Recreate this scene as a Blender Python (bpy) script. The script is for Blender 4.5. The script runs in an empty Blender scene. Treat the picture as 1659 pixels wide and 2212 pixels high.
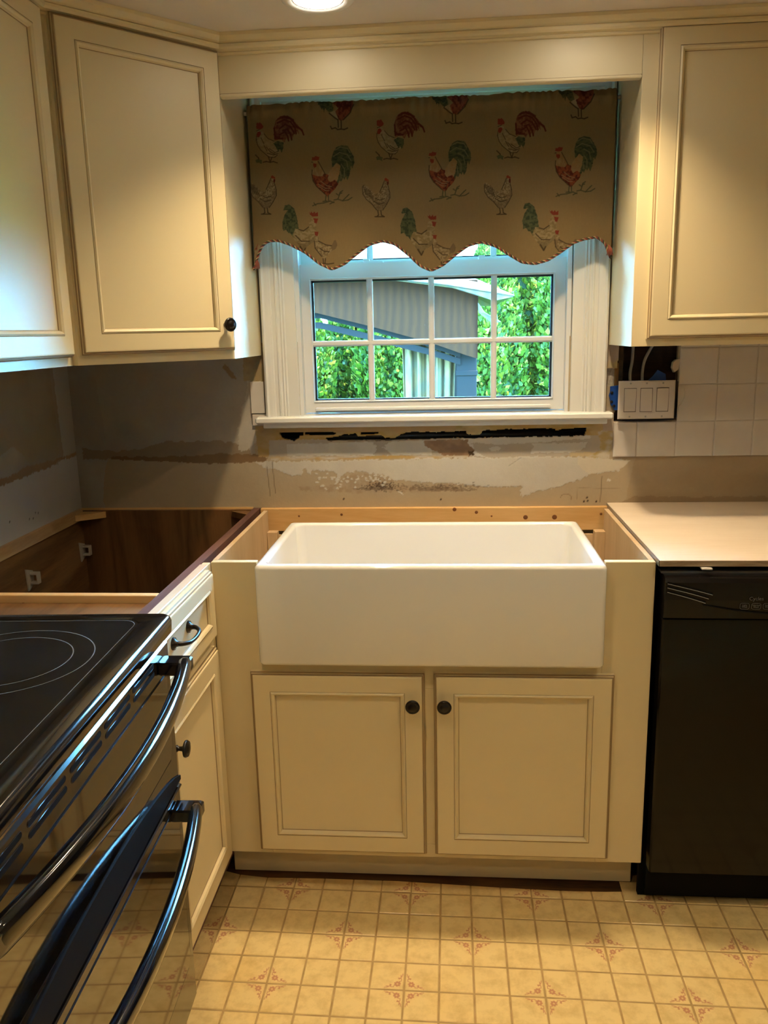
import bpy, math, random
import numpy as np
from mathutils import Vector, Matrix
random.seed(7); rng=np.random.default_rng(7)
S=bpy.context.scene; COL=S.collection

# ---------------- camera, world, sun, exposure ----------------
cam=bpy.data.cameras.new('camera'); co=bpy.data.objects.new('camera',cam); COL.objects.link(co); S.camera=co
YAW,PIT,ROL,F=0.08253,0.21564,-0.02308,1769.44
f_=Vector((-math.sin(YAW)*math.cos(PIT),math.cos(YAW)*math.cos(PIT),-math.sin(PIT)))
r_=Vector((math.cos(YAW),math.sin(YAW),0)); u_=r_.cross(f_)
r2=r_*math.cos(ROL)+u_*math.sin(ROL); u2=-r_*math.sin(ROL)+u_*math.cos(ROL)
mm=Matrix((r2,u2,-f_)).transposed().to_4x4(); mm.translation=Vector((0.57714,-2.41822,1.39122)); co.matrix_world=mm
cam.sensor_fit='HORIZONTAL'; cam.sensor_width=36; cam.lens=36*F/1659; cam.clip_start=.02; cam.clip_end=200

W=bpy.data.worlds.new('world'); S.world=W; W.use_nodes=True
bg=W.node_tree.nodes['Background']; bg.inputs[0].default_value=(.19,.56,1.0,1); bg.inputs[1].default_value=130.0
sl=bpy.data.lights.new('sun','SUN'); sl.energy=48; sl.angle=.02; sl.color=(1,.95,.8)
so=bpy.data.objects.new('sun',sl); COL.objects.link(so)
so.rotation_euler=Vector((-.75,.12,-1.25)).to_track_quat('-Z','Y').to_euler()
vs=S.view_settings; vs.view_transform='Standard'; vs.look='None'; vs.gamma=1; vs.exposure=0.0; vs.use_curve_mapping=False
LAMP_COL=(1.0,.76,.45)
LAMP_W=50.0

# ---------------- helpers ----------------
def srgb(r,g,b):
    return tuple(((c/255)/12.92 if c/255<=.04045 else ((c/255+.055)/1.055)**2.4) for c in (r,g,b))
def newmat(name,col,rough=.5,metal=0,spec=.5,ior=1.45,coat=0):
    m=bpy.data.materials.new(name); m.use_nodes=True; b=m.node_tree.nodes['Principled BSDF']
    b.inputs['Base Color'].default_value=(*col,1); b.inputs['Roughness'].default_value=rough; b.inputs['Metallic'].default_value=metal
    b.inputs['Specular IOR Level'].default_value=spec; b.inputs['IOR'].default_value=ior; b.inputs['Coat Weight'].default_value=coat
    return m
def nodes(m): return m.node_tree.nodes,m.node_tree.links,m.node_tree.nodes['Principled BSDF']
def noisy(m,c1,c2,scale=8,detail=4,stretch=(1,1,1),bump=0,bscale=None,lo=.35,hi=.65,rot=(0,0,0)):
    N,L,b=nodes(m); tc=N.new('ShaderNodeTexCoord'); mp=N.new('ShaderNodeMapping'); mp.inputs['Scale'].default_value=stretch; mp.inputs['Rotation'].default_value=rot
    nz=N.new('ShaderNodeTexNoise'); nz.inputs['Scale'].default_value=scale; nz.inputs['Detail'].default_value=detail
    cr=N.new('ShaderNodeValToRGB'); cr.color_ramp.elements[0].position=lo; cr.color_ramp.elements[1].position=hi
    cr.color_ramp.elements[0].color=(*c1,1); cr.color_ramp.elements[1].color=(*c2,1)
    L.new(tc.outputs['Object'],mp.inputs[0]); L.new(mp.outputs[0],nz.inputs['Vector']); L.new(nz.outputs['Fac'],cr.inputs[0]); L.new(cr.outputs[0],b.inputs['Base Color'])
    if bump:
        n2=N.new('ShaderNodeTexNoise'); n2.inputs['Scale'].default_value=bscale or scale*4; n2.inputs['Detail'].default_value=3
        L.new(mp.outputs[0],n2.inputs['Vector'])
        bp=N.new('ShaderNodeBump'); bp.inputs['Strength'].default_value=bump; bp.inputs['Distance'].default_value=.002
        L.new(n2.outputs['Fac'],bp.inputs['Height']); L.new(bp.outputs[0],b.inputs['Normal'])
    return m
def woodmat(name,c1,c2,axis='x',scale=6,rough=.55,ring=3.0):
    m=newmat(name,c1,rough); N,L,b=nodes(m)
    tc=N.new('ShaderNodeTexCoord'); mp=N.new('ShaderNodeMapping')
    st={'x':(.12,1,1),'y':(1,.12,1),'z':(1,1,.12)}[axis]; mp.inputs['Scale'].default_value=st
    nz=N.new('ShaderNodeTexNoise'); nz.inputs['Scale'].default_value=scale; nz.inputs['Detail'].default_value=2
    nz.inputs['Distortion'].default_value=.6
    mu=N.new('ShaderNodeMath'); mu.operation='MULTIPLY'; mu.inputs[1].default_value=ring*4
    pp=N.new('ShaderNodeMath'); pp.operation='PINGPONG'; pp.inputs[1].default_value=1
    fine=N.new('ShaderNodeTexNoise'); fine.inputs['Scale'].default_value=scale*25; fine.inputs['Detail'].default_value=3
    mx=N.new('ShaderNodeMath'); mx.operation='MULTIPLY_ADD'; mx.inputs[1].default_value=.55
    f2=N.new('ShaderNodeMath'); f2.operation='MULTIPLY'; f2.inputs[1].default_value=.6
    cr=N.new('ShaderNodeValToRGB'); cr.color_ramp.elements[0].color=(*c1,1); cr.color_ramp.elements[1].color=(*c2,1)
    cr.color_ramp.elements[0].position=.2; cr.color_ramp.elements[1].position=.85
    L.new(tc.outputs['Object'],mp.inputs[0]); L.new(mp.outputs[0],nz.inputs['Vector']); L.new(mp.outputs[0],fine.inputs['Vector'])
    L.new(nz.outputs['Fac'],mu.inputs[0]); L.new(mu.outputs[0],pp.inputs[0]); L.new(fine.outputs['Fac'],f2.inputs[0])
    L.new(pp.outputs[0],mx.inputs[0]); L.new(f2.outputs[0],mx.inputs[2]); L.new(mx.outputs[0],cr.inputs[0]); L.new(cr.outputs[0],b.inputs['Base Color'])
    return m
def vcmat(name,attr='print',rough=.8,trans=0,bump=0,bscale=300):
    m=newmat(name,(.5,.5,.5),rough,spec=.25); N,L,b=nodes(m)
    a=N.new('ShaderNodeAttribute'); a.attribute_name=attr; L.new(a.outputs['Color'],b.inputs['Base Color'])
    if bump:
        tc=N.new('ShaderNodeTexCoord'); nz=N.new('ShaderNodeTexNoise'); nz.inputs['Scale'].default_value=bscale; bp=N.new('ShaderNodeBump')
        bp.inputs['Strength'].default_value=bump; bp.inputs['Distance'].default_value=.001
        L.new(tc.outputs['Object'],nz.inputs['Vector']); L.new(nz.outputs['Fac'],bp.inputs['Height']); L.new(bp.outputs[0],b.inputs['Normal'])
    if trans:
        t=N.new('ShaderNodeBsdfTranslucent'); L.new(a.outputs['Color'],t.inputs[0]); mx=N.new('ShaderNodeMixShader'); mx.inputs[0].default_value=trans
        L.new(b.outputs[0],mx.inputs[1]); L.new(t.outputs[0],mx.inputs[2]); L.new(mx.outputs[0],N['Material Output'].inputs['Surface'])
    return m

class MB:
    def __init__(s): s.v=[]; s.f=[]; s.m=[]; s.sm=[]
    def add(s,vs,fs,mi=0,smooth=False):
        o=len(s.v); s.v+= [tuple(v) for v in vs]
        for f in fs: s.f.append(tuple(i+o for i in f)); s.m.append(mi); s.sm.append(smooth)
        return s
    def box(s,x0,x1,y0,y1,z0,z1,mi=0):
        vs=[(x,y,z) for z in (z0,z1) for y in (y0,y1) for x in (x0,x1)]
        return s.add(vs,[(0,2,3,1),(4,5,7,6),(0,1,5,4),(2,6,7,3),(0,4,6,2),(1,3,7,5)],mi)
    def bbox(s,x0,x1,y0,y1,z0,z1,b=.002,mi=0):
        # box with chamfered edges (rounded-rect rings)
        def ring(i,z): return [(x0+i+b,y0+i,z),(x1-i-b,y0+i,z),(x1-i,y0+i+b,z),(x1-i,y1-i-b,z),(x1-i-b,y1-i,z),(x0+i+b,y1-i,z),(x0+i,y1-i-b,z),(x0+i,y0+i+b,z)]
        return s.loops([ring(b,z0),ring(0,z0+b),ring(0,z1-b),ring(b,z1)],mi,True,True)
    def loops(s,L,mi=0,cap0=False,cap1=False,smooth=False,closed=True,mis=None):
        n=len(L[0]); vs=[p for l in L for p in l]; base=len(s.v); s.v+=[tuple(v) for v in vs]
        for k in range(len(L)-1):
            for i in range(n if closed else n-1):
                j=(i+1)%n; s.f.append((base+k*n+i,base+k*n+j,base+(k+1)*n+j,base+(k+1)*n+i)); s.m.append(mis[k] if mis else mi); s.sm.append(smooth)
        if cap0: s.f.append(tuple(base+i for i in reversed(range(n)))); s.m.append(mi); s.sm.append(False)
        if cap1: s.f.append(tuple(base+(len(L)-1)*n+i for i in range(n))); s.m.append(mi); s.sm.append(False)
        return s
    def prism(s,poly,y0,y1,mi=0,axis='y'):
        # polygon in the two other axes extruded along axis
        def P(a,b,c): return {'y':(a,c,b),'x':(c,a,b),'z':(a,b,c)}[axis]
        return s.loops([[P(a,b,y0) for a,b in poly],[P(a,b,y1) for a,b in poly]],mi,True,True)
    def tube(s,pts,r,n=8,mi=0,smooth=True,caps=True,sx=1,sz=1):
        pts=[Vector(p) for p in pts]; rs=r if isinstance(r,(list,tuple)) else [r]*len(pts)
        L=[]; up=Vector((0,0,1))
        for i,p in enumerate(pts):
            t=(pts[min(i+1,len(pts)-1)]-pts[max(i-1,0)]).normalized()
            if i==0:
                a=t.cross(up)
                if a.length<.05: a=t.cross(Vector((0,1,0)))
            else: a=a-t*a.dot(t)
            a.normalize(); b=t.cross(a)
            L.append([p+(a*math.cos(2*math.pi*k/n)*sx+b*math.sin(2*math.pi*k/n)*sz)*rs[i] for k in range(n)])
        return s.loops(L,mi,caps,caps,smooth)
    def lathe(s,prof,o,ax,n=24,mi=0,smooth=True):
        # prof: (radius, height along ax)
        ax=Vector(ax).normalized(); a=ax.cross(Vector((0,0,1)))
        if a.length<.1: a=Vector((1,0,0))
        a.normalize(); b=ax.cross(a); o=Vector(o)
        L=[[o+ax*h+(a*math.cos(2*math.pi*k/n)+b*math.sin(2*math.pi*k/n))*r for k in range(n)] for r,h in prof]
        return s.loops(L,mi,True,True,smooth)
    def mesh(s,name,mats,c=(0,0,0)):
        me=bpy.data.meshes.new(name); c=Vector(c)
        me.from_pydata([tuple(Vector(v)-c) for v in s.v],[],s.f)
        for m in mats: me.materials.append(m)
        me.polygons.foreach_set('material_index',s.m); me.polygons.foreach_set('use_smooth',s.sm)
        me.update()
        import bmesh as _b
        b=_b.new(); b.from_mesh(me); _b.ops.recalc_face_normals(b,faces=b.faces); b.to_mesh(me); b.free()
        return me
ABS={}
def tag(o,label=None,cat=None,group=None,kind=None):
    if label: o['label']=label
    if cat: o['category']=cat
    if group: o['group']=group
    if kind: o['kind']=kind
    return o
def link(name,me,parent=None,c=(0,0,0)):
    o=bpy.data.objects.new(name,me); COL.objects.link(o); c=Vector(c)
    if parent is not None: o.parent=parent; o.location=c-ABS[parent]
    else: o.location=c
    ABS[o]=c; return o
def obj(name,mb,mats,parent=None,origin=None):
    if not isinstance(mats,(list,tuple)): mats=[mats]
    if origin is None:
        a=np.array(mb.v); origin=(a.min(0)+a.max(0))/2
        if parent is None: origin=(origin[0],origin[1],a[:,2].min())
    me=mb.mesh(name,mats,origin); return link(name,me,parent,origin)
def thing(name,loc,label,cat,group=None,rotz=0,local=False,kind=None):
    o=bpy.data.objects.new(name,None); COL.objects.link(o); o.location=loc; o.rotation_euler=(0,0,rotz); o.empty_display_size=.05
    ABS[o]=Vector((0,0,0)) if local else Vector(loc); return tag(o,label,cat,group,kind)
def dup(root,loc,rotz=0):
    r=root.copy(); COL.objects.link(r); r.location=loc; r.rotation_euler=(0,0,rotz)
    for ch in list(root.children):
        c=ch.copy(); COL.objects.link(c); c.parent=r
        for g in ch.children:
            d=g.copy(); COL.objects.link(d); d.parent=c
    return r
def crv(pts,n=8):
    # catmull-rom resample
    P=[Vector(p) for p in pts]; out=[]
    for i in range(len(P)-1):
        a=P[max(i-1,0)]; b=P[i]; c=P[i+1]; d=P[min(i+2,len(P)-1)]
        for k in range(n):
            t=k/n; out.append(.5*((2*b)+(c-a)*t+(2*a-5*b+4*c-d)*t*t+(3*b-a-3*c+d)*t**3))
    out.append(P[-1]); return out
def rrect(x0,x1,y0,y1,r,z,n=6):
    o=[]
    for cx,cy,a0 in ((x1-r,y1-r,0),(x0+r,y1-r,90),(x0+r,y0+r,180),(x1-r,y0+r,270)):
        for k in range(n+1):
            a=math.radians(a0+90*k/n); o.append((cx+r*math.cos(a),cy+r*math.sin(a),z))
    return o
# ---- value noise and polygon painting (printed / stained colour kept on grids of vertices) ----
def vnoise(x,y,seed=0):
    xi=np.floor(x).astype(np.int64); yi=np.floor(y).astype(np.int64); fx=x-xi; fy=y-yi
    def h(a,b):
        n=(a*374761393+b*668265263+seed*974634777)&0x7fffffff; n=((n^(n>>13))*1274126177)&0x7fffffff; return ((n^(n>>16))&0xffff)/65535.
    u=fx*fx*(3-2*fx); v=fy*fy*(3-2*fy)
    return (h(xi,yi)*(1-u)+h(xi+1,yi)*u)*(1-v)+(h(xi,yi+1)*(1-u)+h(xi+1,yi+1)*u)*v
def fbm(x,y,seed=0,o=4):
    s=0; a=.5
    for i in range(o): s=s+a*vnoise(x*2**i,y*2**i,seed+i); a*=.5
    return s/(1-.5**o)
def inpoly(px,py,poly):
    ins=np.zeros(px.shape,bool); n=len(poly)
    for i in range(n):
        x1,y1=poly[i]; x2,y2=poly[(i+1)%n]
        if y1==y2: continue
        c=((y1>py)!=(y2>py))&(px<(x2-x1)*(py-y1)/(y2-y1)+x1); ins^=c
    return ins
class Canvas:
    def __init__(s,X,Y,col): s.X=X; s.Y=Y; s.C=np.empty(X.shape+(3,)); s.C[:]=col
    def poly(s,poly,col,op=1.,rag=0,freq=200,seed=1,col2=None,cf=(60,60),mask=None):
        a=np.array(poly); lo=a.min(0)-rag-1e-4; hi=a.max(0)+rag+1e-4
        m=(s.X>=lo[0])&(s.X<=hi[0])&(s.Y>=lo[1])&(s.Y<=hi[1])
        if not m.any(): return
        x=s.X[m]; y=s.Y[m]; x2=x; y2=y
        if rag: x2=x+(fbm(x*freq,y*freq,seed)-.5)*2*rag; y2=y+(fbm(x*freq+50,y*freq+9,seed+5)-.5)*2*rag
        k=inpoly(x2,y2,poly).astype(float)*op
        c=np.array(col)[None,:].repeat(len(x),0)
        if col2 is not None:
            t=np.clip((fbm(x*cf[0],y*cf[1],seed+9)-.36)*4,0,1)[:,None]; c=c*(1-t)+np.array(col2)*t
        s.C[m]=s.C[m]*(1-k[:,None])+c*k[:,None]
    def stroke(s,pts,w,col,op=1.):
        pts=[np.array(p,float) for p in pts]
        for a,b in zip(pts[:-1],pts[1:]):
            lo=np.minimum(a,b)-w; hi=np.maximum(a,b)+w
            m=(s.X>=lo[0])&(s.X<=hi[0])&(s.Y>=lo[1])&(s.Y<=hi[1])
            if not m.any(): continue
            d=b-a; L=d@d+1e-12; x=s.X[m]-a[0]; y=s.Y[m]-a[1]; t=np.clip((x*d[0]+y*d[1])/L,0,1)
            dist=np.hypot(x-t*d[0],y-t*d[1]); k=np.clip((w-dist)/(w*.5),0,1)*op
            s.C[m]=s.C[m]*(1-k[:,None])+np.array(col)*k[:,None]
def gridmesh(name,V,nx,nz,mats,colors=None,keep=None,smooth=True,c=(0,0,0)):
    # V (nz,nx,3)
    idx=np.arange(nx*nz).reshape(nz,nx); q=np.stack([idx[:-1,:-1],idx[:-1,1:],idx[1:,1:],idx[1:,:-1]],-1).reshape(-1,4)
    if keep is not None: q=q[keep.reshape(-1)]
    me=bpy.data.meshes.new(name); v=(V.reshape(-1,3)-np.array(c)).astype(np.float32)
    me.vertices.add(len(v)); me.vertices.foreach_set('co',v.ravel())
    me.loops.add(q.size); me.loops.foreach_set('vertex_index',q.ravel().astype(np.int32))
    me.polygons.add(len(q)); me.polygons.foreach_set('loop_start',np.arange(0,q.size,4,dtype=np.int32)); me.polygons.foreach_set('loop_total',np.full(len(q),4,dtype=np.int32))
    me.polygons.foreach_set('use_smooth',np.full(len(q),smooth))
    for m in mats: me.materials.append(m)
    if colors is not None:
        at=me.color_attributes.new('print','FLOAT_COLOR','POINT'); cc=np.ones((len(v),4),np.float32); cc[:,:3]=colors.reshape(-1,3); at.data.foreach_set('color',cc.ravel())
    me.update(); me.validate(); return me

# ---------------- materials ----------------
CREAM=newmat('cream paint',(.70,.615,.44),.42,spec=.4); noisy(CREAM,(.69,.59,.375),(.73,.625,.405),2,2,lo=.3,hi=.7)
GLAZE=newmat('brown glaze line',(.30,.21,.11),.6)
MAPLE=woodmat('maple veneer',(.55,.38,.21),(.68,.50,.31),'z',5,.5,1.2)
MAPLE_Y=woodmat('maple edge',(.62,.47,.31),(.74,.60,.44),'y',5,.5,1.2)
PINE=woodmat('pine board',(.62,.36,.13),(.74,.48,.22),'x',7,.6,2.2)
PINE_Y=woodmat('pine strip',(.44,.27,.13),(.62,.42,.23),'y',7,.6,2.2)
OAK=woodmat('dark oak veneer',(.085,.036,.010),(.18,.085,.028),'z',6,.5,3.5)
OAK_Y=woodmat('dark oak veneer lying',(.11,.052,.018),(.24,.12,.045),'y',6,.5,3.0)
MAROON=woodmat('maroon stained edge',(.075,.028,.022),(.16,.075,.055),'y',9,.6,2)
PLY=woodmat('plywood face',(.70,.57,.45),(.79,.67,.55),'x',4,.6,1.1)
PLYEDGE=woodmat('plywood edge',(.22,.155,.10),(.38,.29,.20),'x',60,.7,2)
KNOT=newmat('knot',(.19,.075,.028),.6)
SUB=woodmat('stained subfloor',(.035,.016,.006),(.13,.06,.02),'x',9,.6,3)
BRONZE=newmat('oil rubbed bronze',(.012,.009,.008),.28,metal=.3,spec=.6)
BLK=newmat('black enamel',(.004,.004,.005),.12,spec=.6,coat=.3)
BLKM=newmat('black matt',(.004,.004,.004),.65,spec=.12)
GLASSB=newmat('dark oven glass',(.006,.005,.004),.04,ior=2.5,spec=.5)
COOK=newmat('ceramic hob glass',(.010,.010,.010),.16,ior=1.5); noisy(COOK,(.007,.007,.007),(.016,.015,.014),30,5,lo=.5,hi=.8)
DWB=newmat('dishwasher black',(.004,.0035,.003),.10,ior=1.5,spec=.25)
DWB2=newmat('dishwasher fascia black',(.005,.004,.004),.2,ior=1.5,spec=.3)
GREYP=newmat('grey print',(.14,.14,.14),.4)
LINE=newmat('pale line',(.34,.34,.33),.4)
PORC=newmat('white fireclay',(.84,.84,.83),.10,spec=.6,coat=.5)
WTRIM=newmat('white gloss trim',(.74,.74,.72),.35); noisy(WTRIM,(.72,.72,.70),(.76,.76,.74),3,2)
VINYL=newmat('white vinyl sash',(.74,.75,.76),.3)
GASK=newmat('dark gasket',(.012,.03,.045),.5)
WTILE=newmat('glazed wall tile',(.60,.55,.50),.22,spec=.5); noisy(WTILE,(.60,.545,.50),(.64,.60,.55),9,3)
GROUT=newmat('grout',(.60,.56,.51),.8)
PLATE=newmat('almond switch plastic',(.58,.53,.49),.35)
BLUE=newmat('blue box plastic',(.004,.05,.26),.4)
CABLE=newmat('white cable sheath',(.42,.41,.39),.5)
DARKW=woodmat('old sheathing',(.014,.008,.005),(.06,.032,.016),'x',10,.8,3)
ORANGEW=woodmat('orange stud',(.20,.085,.02),(.32,.16,.05),'z',9,.7,2)
MEMB=newmat('black membrane',(.006,.007,.008),.35)
CEIL=newmat('ceiling paint',(.68,.61,.54),.8); noisy(CEIL,(.66,.59,.52),(.70,.63,.56),3,3,bump=.05)
WALLP=newmat('plain wall paint',(.55,.50,.42),.8); noisy(WALLP,(.53,.48,.40),(.57,.52,.44),3,3)
CAN=newmat('white lamp trim',(.75,.72,.68),.5)
METAL=newmat('grey metal',(.30,.31,.34),.3,metal=.8)
CLIP=newmat('milky plastic',(.42,.38,.33),.4)
BULB=bpy.data.materials.new('lamp diffuser'); BULB.use_nodes=True; n_=BULB.node_tree.nodes['Principled BSDF']; n_.inputs['Emission Color'].default_value=(1,.9,.75,1); n_.inputs['Emission Strength'].default_value=25
GL=bpy.data.materials.new('window glass'); GL.use_nodes=True; N=GL.node_tree.nodes; L=GL.node_tree.links
tr=N.new('ShaderNodeBsdfTransparent'); tr.inputs[0].default_value=(.93,.98,.98,1); gl=N.new('ShaderNodeBsdfGlossy'); gl.inputs['Roughness'].default_value=.02
fr=N.new('ShaderNodeFresnel'); mx=N.new('ShaderNodeMixShader'); L.new(fr.outputs[0],mx.inputs[0]); L.new(tr.outputs[0],mx.inputs[1]); L.new(gl.outputs[0],mx.inputs[2]); L.new(mx.outputs[0],N['Material Output'].inputs['Surface'])
WALLV=vcmat('patched drywall',rough=.85,bump=.25,bscale=180)

# ---------------- setting: walls, ceiling, floor ----------------
ZC=2.085; XL=-.5805
def cellwall(name,xs,zs,holes,y0,y1,mats,label):
    mb=MB()
    for i in range(len(xs)-1):
        for j in range(len(zs)-1):
            cx=(xs[i]+xs[i+1])/2; cz=(zs[j]+zs[j+1])/2
            if any(a<cx<b and c<cz<d for a,b,c,d in holes): continue
            mb.box(xs[i],xs[i+1],y0,y1,zs[j],zs[j+1])
    o=obj(name,mb,mats); return tag(o,label,kind='structure')
SLOT=(.06,.985,1.078,1.115); EL=(1.05,1.245,1.125,1.36); WIN=(.135,.92,1.150,1.945)
wall_back=cellwall('wall_back',sorted({-.72,2.6,*SLOT[:2],*EL[:2],*WIN[:2]}),sorted({-.2,2.2,*SLOT[2:],*EL[2:],*WIN[2:]}),[SLOT,EL,WIN],.013,.14,[WALLP],'stripped back wall below and beside the kitchen window')
rec=MB().box(SLOT[0]-.01,SLOT[1]+.01,.07,.08,SLOT[2]-.005,SLOT[3]+.005); obj('membrane',rec,MEMB,wall_back)
sh=MB().tube([(.07,.03,1.088),(.3,.028,1.09),(.6,.026,1.089),(.97,.028,1.086)],.011,10); obj('membrane_roll',sh,MEMB,wall_back)
rec=MB().box(EL[0]-.01,EL[1]+.01,.10,.11,EL[2]-.01,EL[3]+.01); obj('sheathing',rec,DARKW,wall_back)
for a,b in ((1.15,1.2),): pass
obj('stud',MB().box(EL[0]-.0,1.075,.02,.10,EL[2],EL[3]),DARKW,wall_back)

# drywall skin of the back wall: grid with ragged holes and stains
x0,x1,z0,z1=XL,1.62,.80,1.37; st=.0024
nx=int((x1-x0)/st)+1; nz=int((z1-z0)/st)+1
gx,gz=np.meshgrid(np.linspace(x0,x1,nx),np.linspace(z0,z1,nz))
TAN=np.array((.40,.325,.225)); 
cv=Canvas(gx,gz,TAN)
def P4(*pts): return [conv(540+a*.2652,880+b*.2652) for a,b in pts]
def P5(*pts): return [conv(940+a*.2652,880+b*.2652) for a,b in pts]
def conv(px,py):
    z=1.084-(py-950)*.00138-(px-580)*1.1e-5; x=.034+(px-580)*.001365+(950-py)*(-.00007)*0; return (x+(px-942)*(1.084-z)*-.00006,z)
GREY=(.34,.305,.26); WHT=(.56,.54,.49)
cv.poly([(XL-.01,1.03),(-.01,1.03),(-.01,1.4),(XL-.01,1.4)],GREY,rag=.004,col2=(.38,.34,.29),cf=(5,5))
cv.poly([(XL-.01,.79),(-.50,.79),(-.49,.95),(-.47,1.03),(-.49,1.4),(XL-.01,1.4)],(.40,.38,.35),rag=.01,freq=30,col2=(.35,.31,.27),cf=(8,8))
cv.poly([(-.55,1.062),(-.44,1.055),(-.36,1.062),(-.28,1.082),(-.12,1.082),(-.03,1.072),(-.02,1.03),(-.55,1.03)],(.255,.19,.125),rag=.008,freq=60,op=.85)
cv.poly([(-.46,1.038),(-.25,1.036),(-.1,1.044),(-.01,1.04),(.03,1.03),(.02,1.018),(-.15,1.012),(-.3,1.022),(-.46,1.03)],(.20,.125,.065),rag=.005,freq=80)
cv.poly([(-.085,1.31),(-.06,1.285),(-.055,1.265),(-.07,1.27),(-.095,1.3)],(.26,.17,.09),rag=.004,freq=90)
cv.poly([(-.05,1.14),(-.01,1.30),(-.012,1.16),(.0,1.09),(-.03,1.05),(-.06,1.05)],(.47,.43,.37),rag=.01,freq=50,op=.9)
cv.poly([(-.03,1.26),(.04,1.26),(.04,1.4),(-.03,1.4)],(.24,.16,.085),rag=.006,freq=60,col2=(.33,.25,.13),cf=(30,30))
cv.poly(P4((45,150),(1800,140),(1800,265),(155,268),(140,405),(55,405)),(.38,.25,.075),rag=.002,freq=150,col2=(.42,.29,.13),cf=(25,60))
cv.poly(P5((-200,120),(1440,100),(1430,330),(1250,240),(-200,265)),(.38,.25,.075),rag=.003,freq=150,col2=(.45,.33,.15),cf=(25,60))
cv.poly(P4((260,150),(1700,140),(1700,200),(260,208)),(.40,.25,.10),rag=.001,col2=(.44,.29,.13),cf=(10,80))
# band between slot and seam
cv.poly(P4((155,265),(1800,258),(1800,415),(150,402)),(.42,.36,.29),rag=.002)
cv.poly(P4((300,300),(1450,275),(1440,320),(1510,345),(1600,395),(300,400)),WHT,rag=.003,freq=120,col2=(.50,.48,.43),cf=(18,18))
cv.poly(P4((1000,275),(1190,270),(1100,330),(1180,395),(1010,395),(1060,330)),(.36,.31,.25),rag=.006,freq=140,op=.8)
cv.poly(P5((0,258),(1360,240),(1355,375),(1110,400),(1000,415),(-10,418)),(.42,.37,.305),rag=.002)
cv.poly(P5((230,262),(900,240),(1270,238),(1275,262),(810,298),(540,310),(240,290)),WHT,rag=.004,freq=120)
cv.poly(P5((455,340),(520,325),(560,335),(545,360),(480,365)),WHT,rag=.002)
cv.poly(P5((800,305),(1250,295),(1240,335),(1170,372),(790,385),(825,325)),WHT,rag=.004,freq=120)
cv.poly(P5((240,288),(330,310),(340,360),(440,415),(330,400),(300,340)),WHT,rag=.003)
cv.poly(P4((1450,275),(1800,268),(1790,300),(1850,360),(1800,415),(1640,405),(1590,385),(1510,345),(1440,320)),(.30,.185,.105),rag=.005,freq=110,col2=(.24,.15,.085),cf=(40,40))
cv.poly(P5((-20,270),(235,290),(250,320),(335,360),(310,375),(260,385),(270,410),(140,418),(0,350)),(.30,.185,.105),rag=.005,freq=110,col2=(.23,.14,.08),cf=(40,40))
cv.poly(P5((290,365),(345,360),(330,378),(345,395),(300,400)),(.07,.04,.02),rag=.003,freq=200)
cv.poly(P4((160,405),(1100,398),(1800,400),(1800,418),(160,432)),(.50,.46,.40),rag=.003,freq=100,col2=(.44,.30,.12),cf=(14,60))
cv.poly(P5((1110,380),(1340,372),(1300,405),(1120,410)),(.50,.40,.24),rag=.004,freq=100)
cv.poly(P5((1330,210),(1440,180),(1430,440),(1250,420),(1360,360)),(.50,.45,.36),rag=.006,freq=60,col2=(.42,.32,.13),cf=(40,80))
# painted primer below the seam
lowp=P4((20,445),(560,440),(1900,418))+P5((425,418),(1100,410),(1590,440),(1570,470),(1510,522),(1280,552),(1200,600),(1100,630),(1060,655),(870,690),(740,745),(722,715),(742,650),(490,660),(300,640),(0,630))+P4((1500,620),(1200,600),(1100,560),(990,545),(860,520),(740,560),(700,640),(680,630),(720,560),(690,525),(500,515),(485,560),(465,555),(450,510),(430,500),(415,560),(340,568),(250,540),(180,500),(100,500))
cv.poly(lowp,(.53,.51,.46),rag=.007,freq=130,col2=(.50,.47,.42),cf=(10,10))
cv.poly(P5((1180,420),(1600,440),(1570,470),(1510,522),(1280,552),(1180,480)),(.55,.50,.41),rag=.005,freq=60)
cv.poly(P4((110,440),(180,445),(160,500),(110,580)),(.40,.36,.31),op=.5,rag=.003)
cv.poly(P4((380,655),(700,640),(780,560),(900,545),(1150,575),(1170,640),(1500,650),(1659,620),(1750,690),(1000,700),(870,712),(780,700),(400,692)),(.32,.235,.155),rag=.008,freq=120,op=.75,col2=(.38,.30,.21),cf=(90,90))
for k in range(170):
    a=rng.normal(1080,75); b=rng.normal(655,22); cv.poly(P4((a-6,b-5),(a+8,b-3),(a+5,b+6),(a-5,b+4)),(.07,.045,.03),op=.6,rag=.001)
    a=rng.normal(1580,190); b=rng.normal(662,14); cv.poly(P4((a-9,b-4),(a+11,b-3),(a+8,b+5),(a-7,b+4)),(.13,.09,.06),op=.55,rag=.001)
cv.poly(P4((820,675),(960,660),(1080,668),(1160,660),(1170,685),(960,690)),(.12,.08,.05),op=.6,rag=.006,freq=90)
cv.poly(P4((1310,665),(1659,660),(1880,675),(1880,690),(1659,692),(1320,688)),(.16,.11,.07),op=.55,rag=.006,freq=90)
for k in range(60):
    a=rng.uniform(500,1150); b=rng.normal(600,30); cv.poly(P4((a-10,b-5),(a+8,b-8),(a+14,b+4),(a-4,b+7)),WHT,op=.8,rag=.002)
cv.poly(P5((1425,590),(1455,590),(1450,615),(1425,612)),WHT,rag=.002)
cv.poly(P4((1205,692),(1250,700),(1262,728)),WHT)
for a,b in (((118,490),(130,735)),((166,450),(175,710))): cv.stroke(P4(a,b),.0016,(.12,.09,.06),.7)
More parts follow.
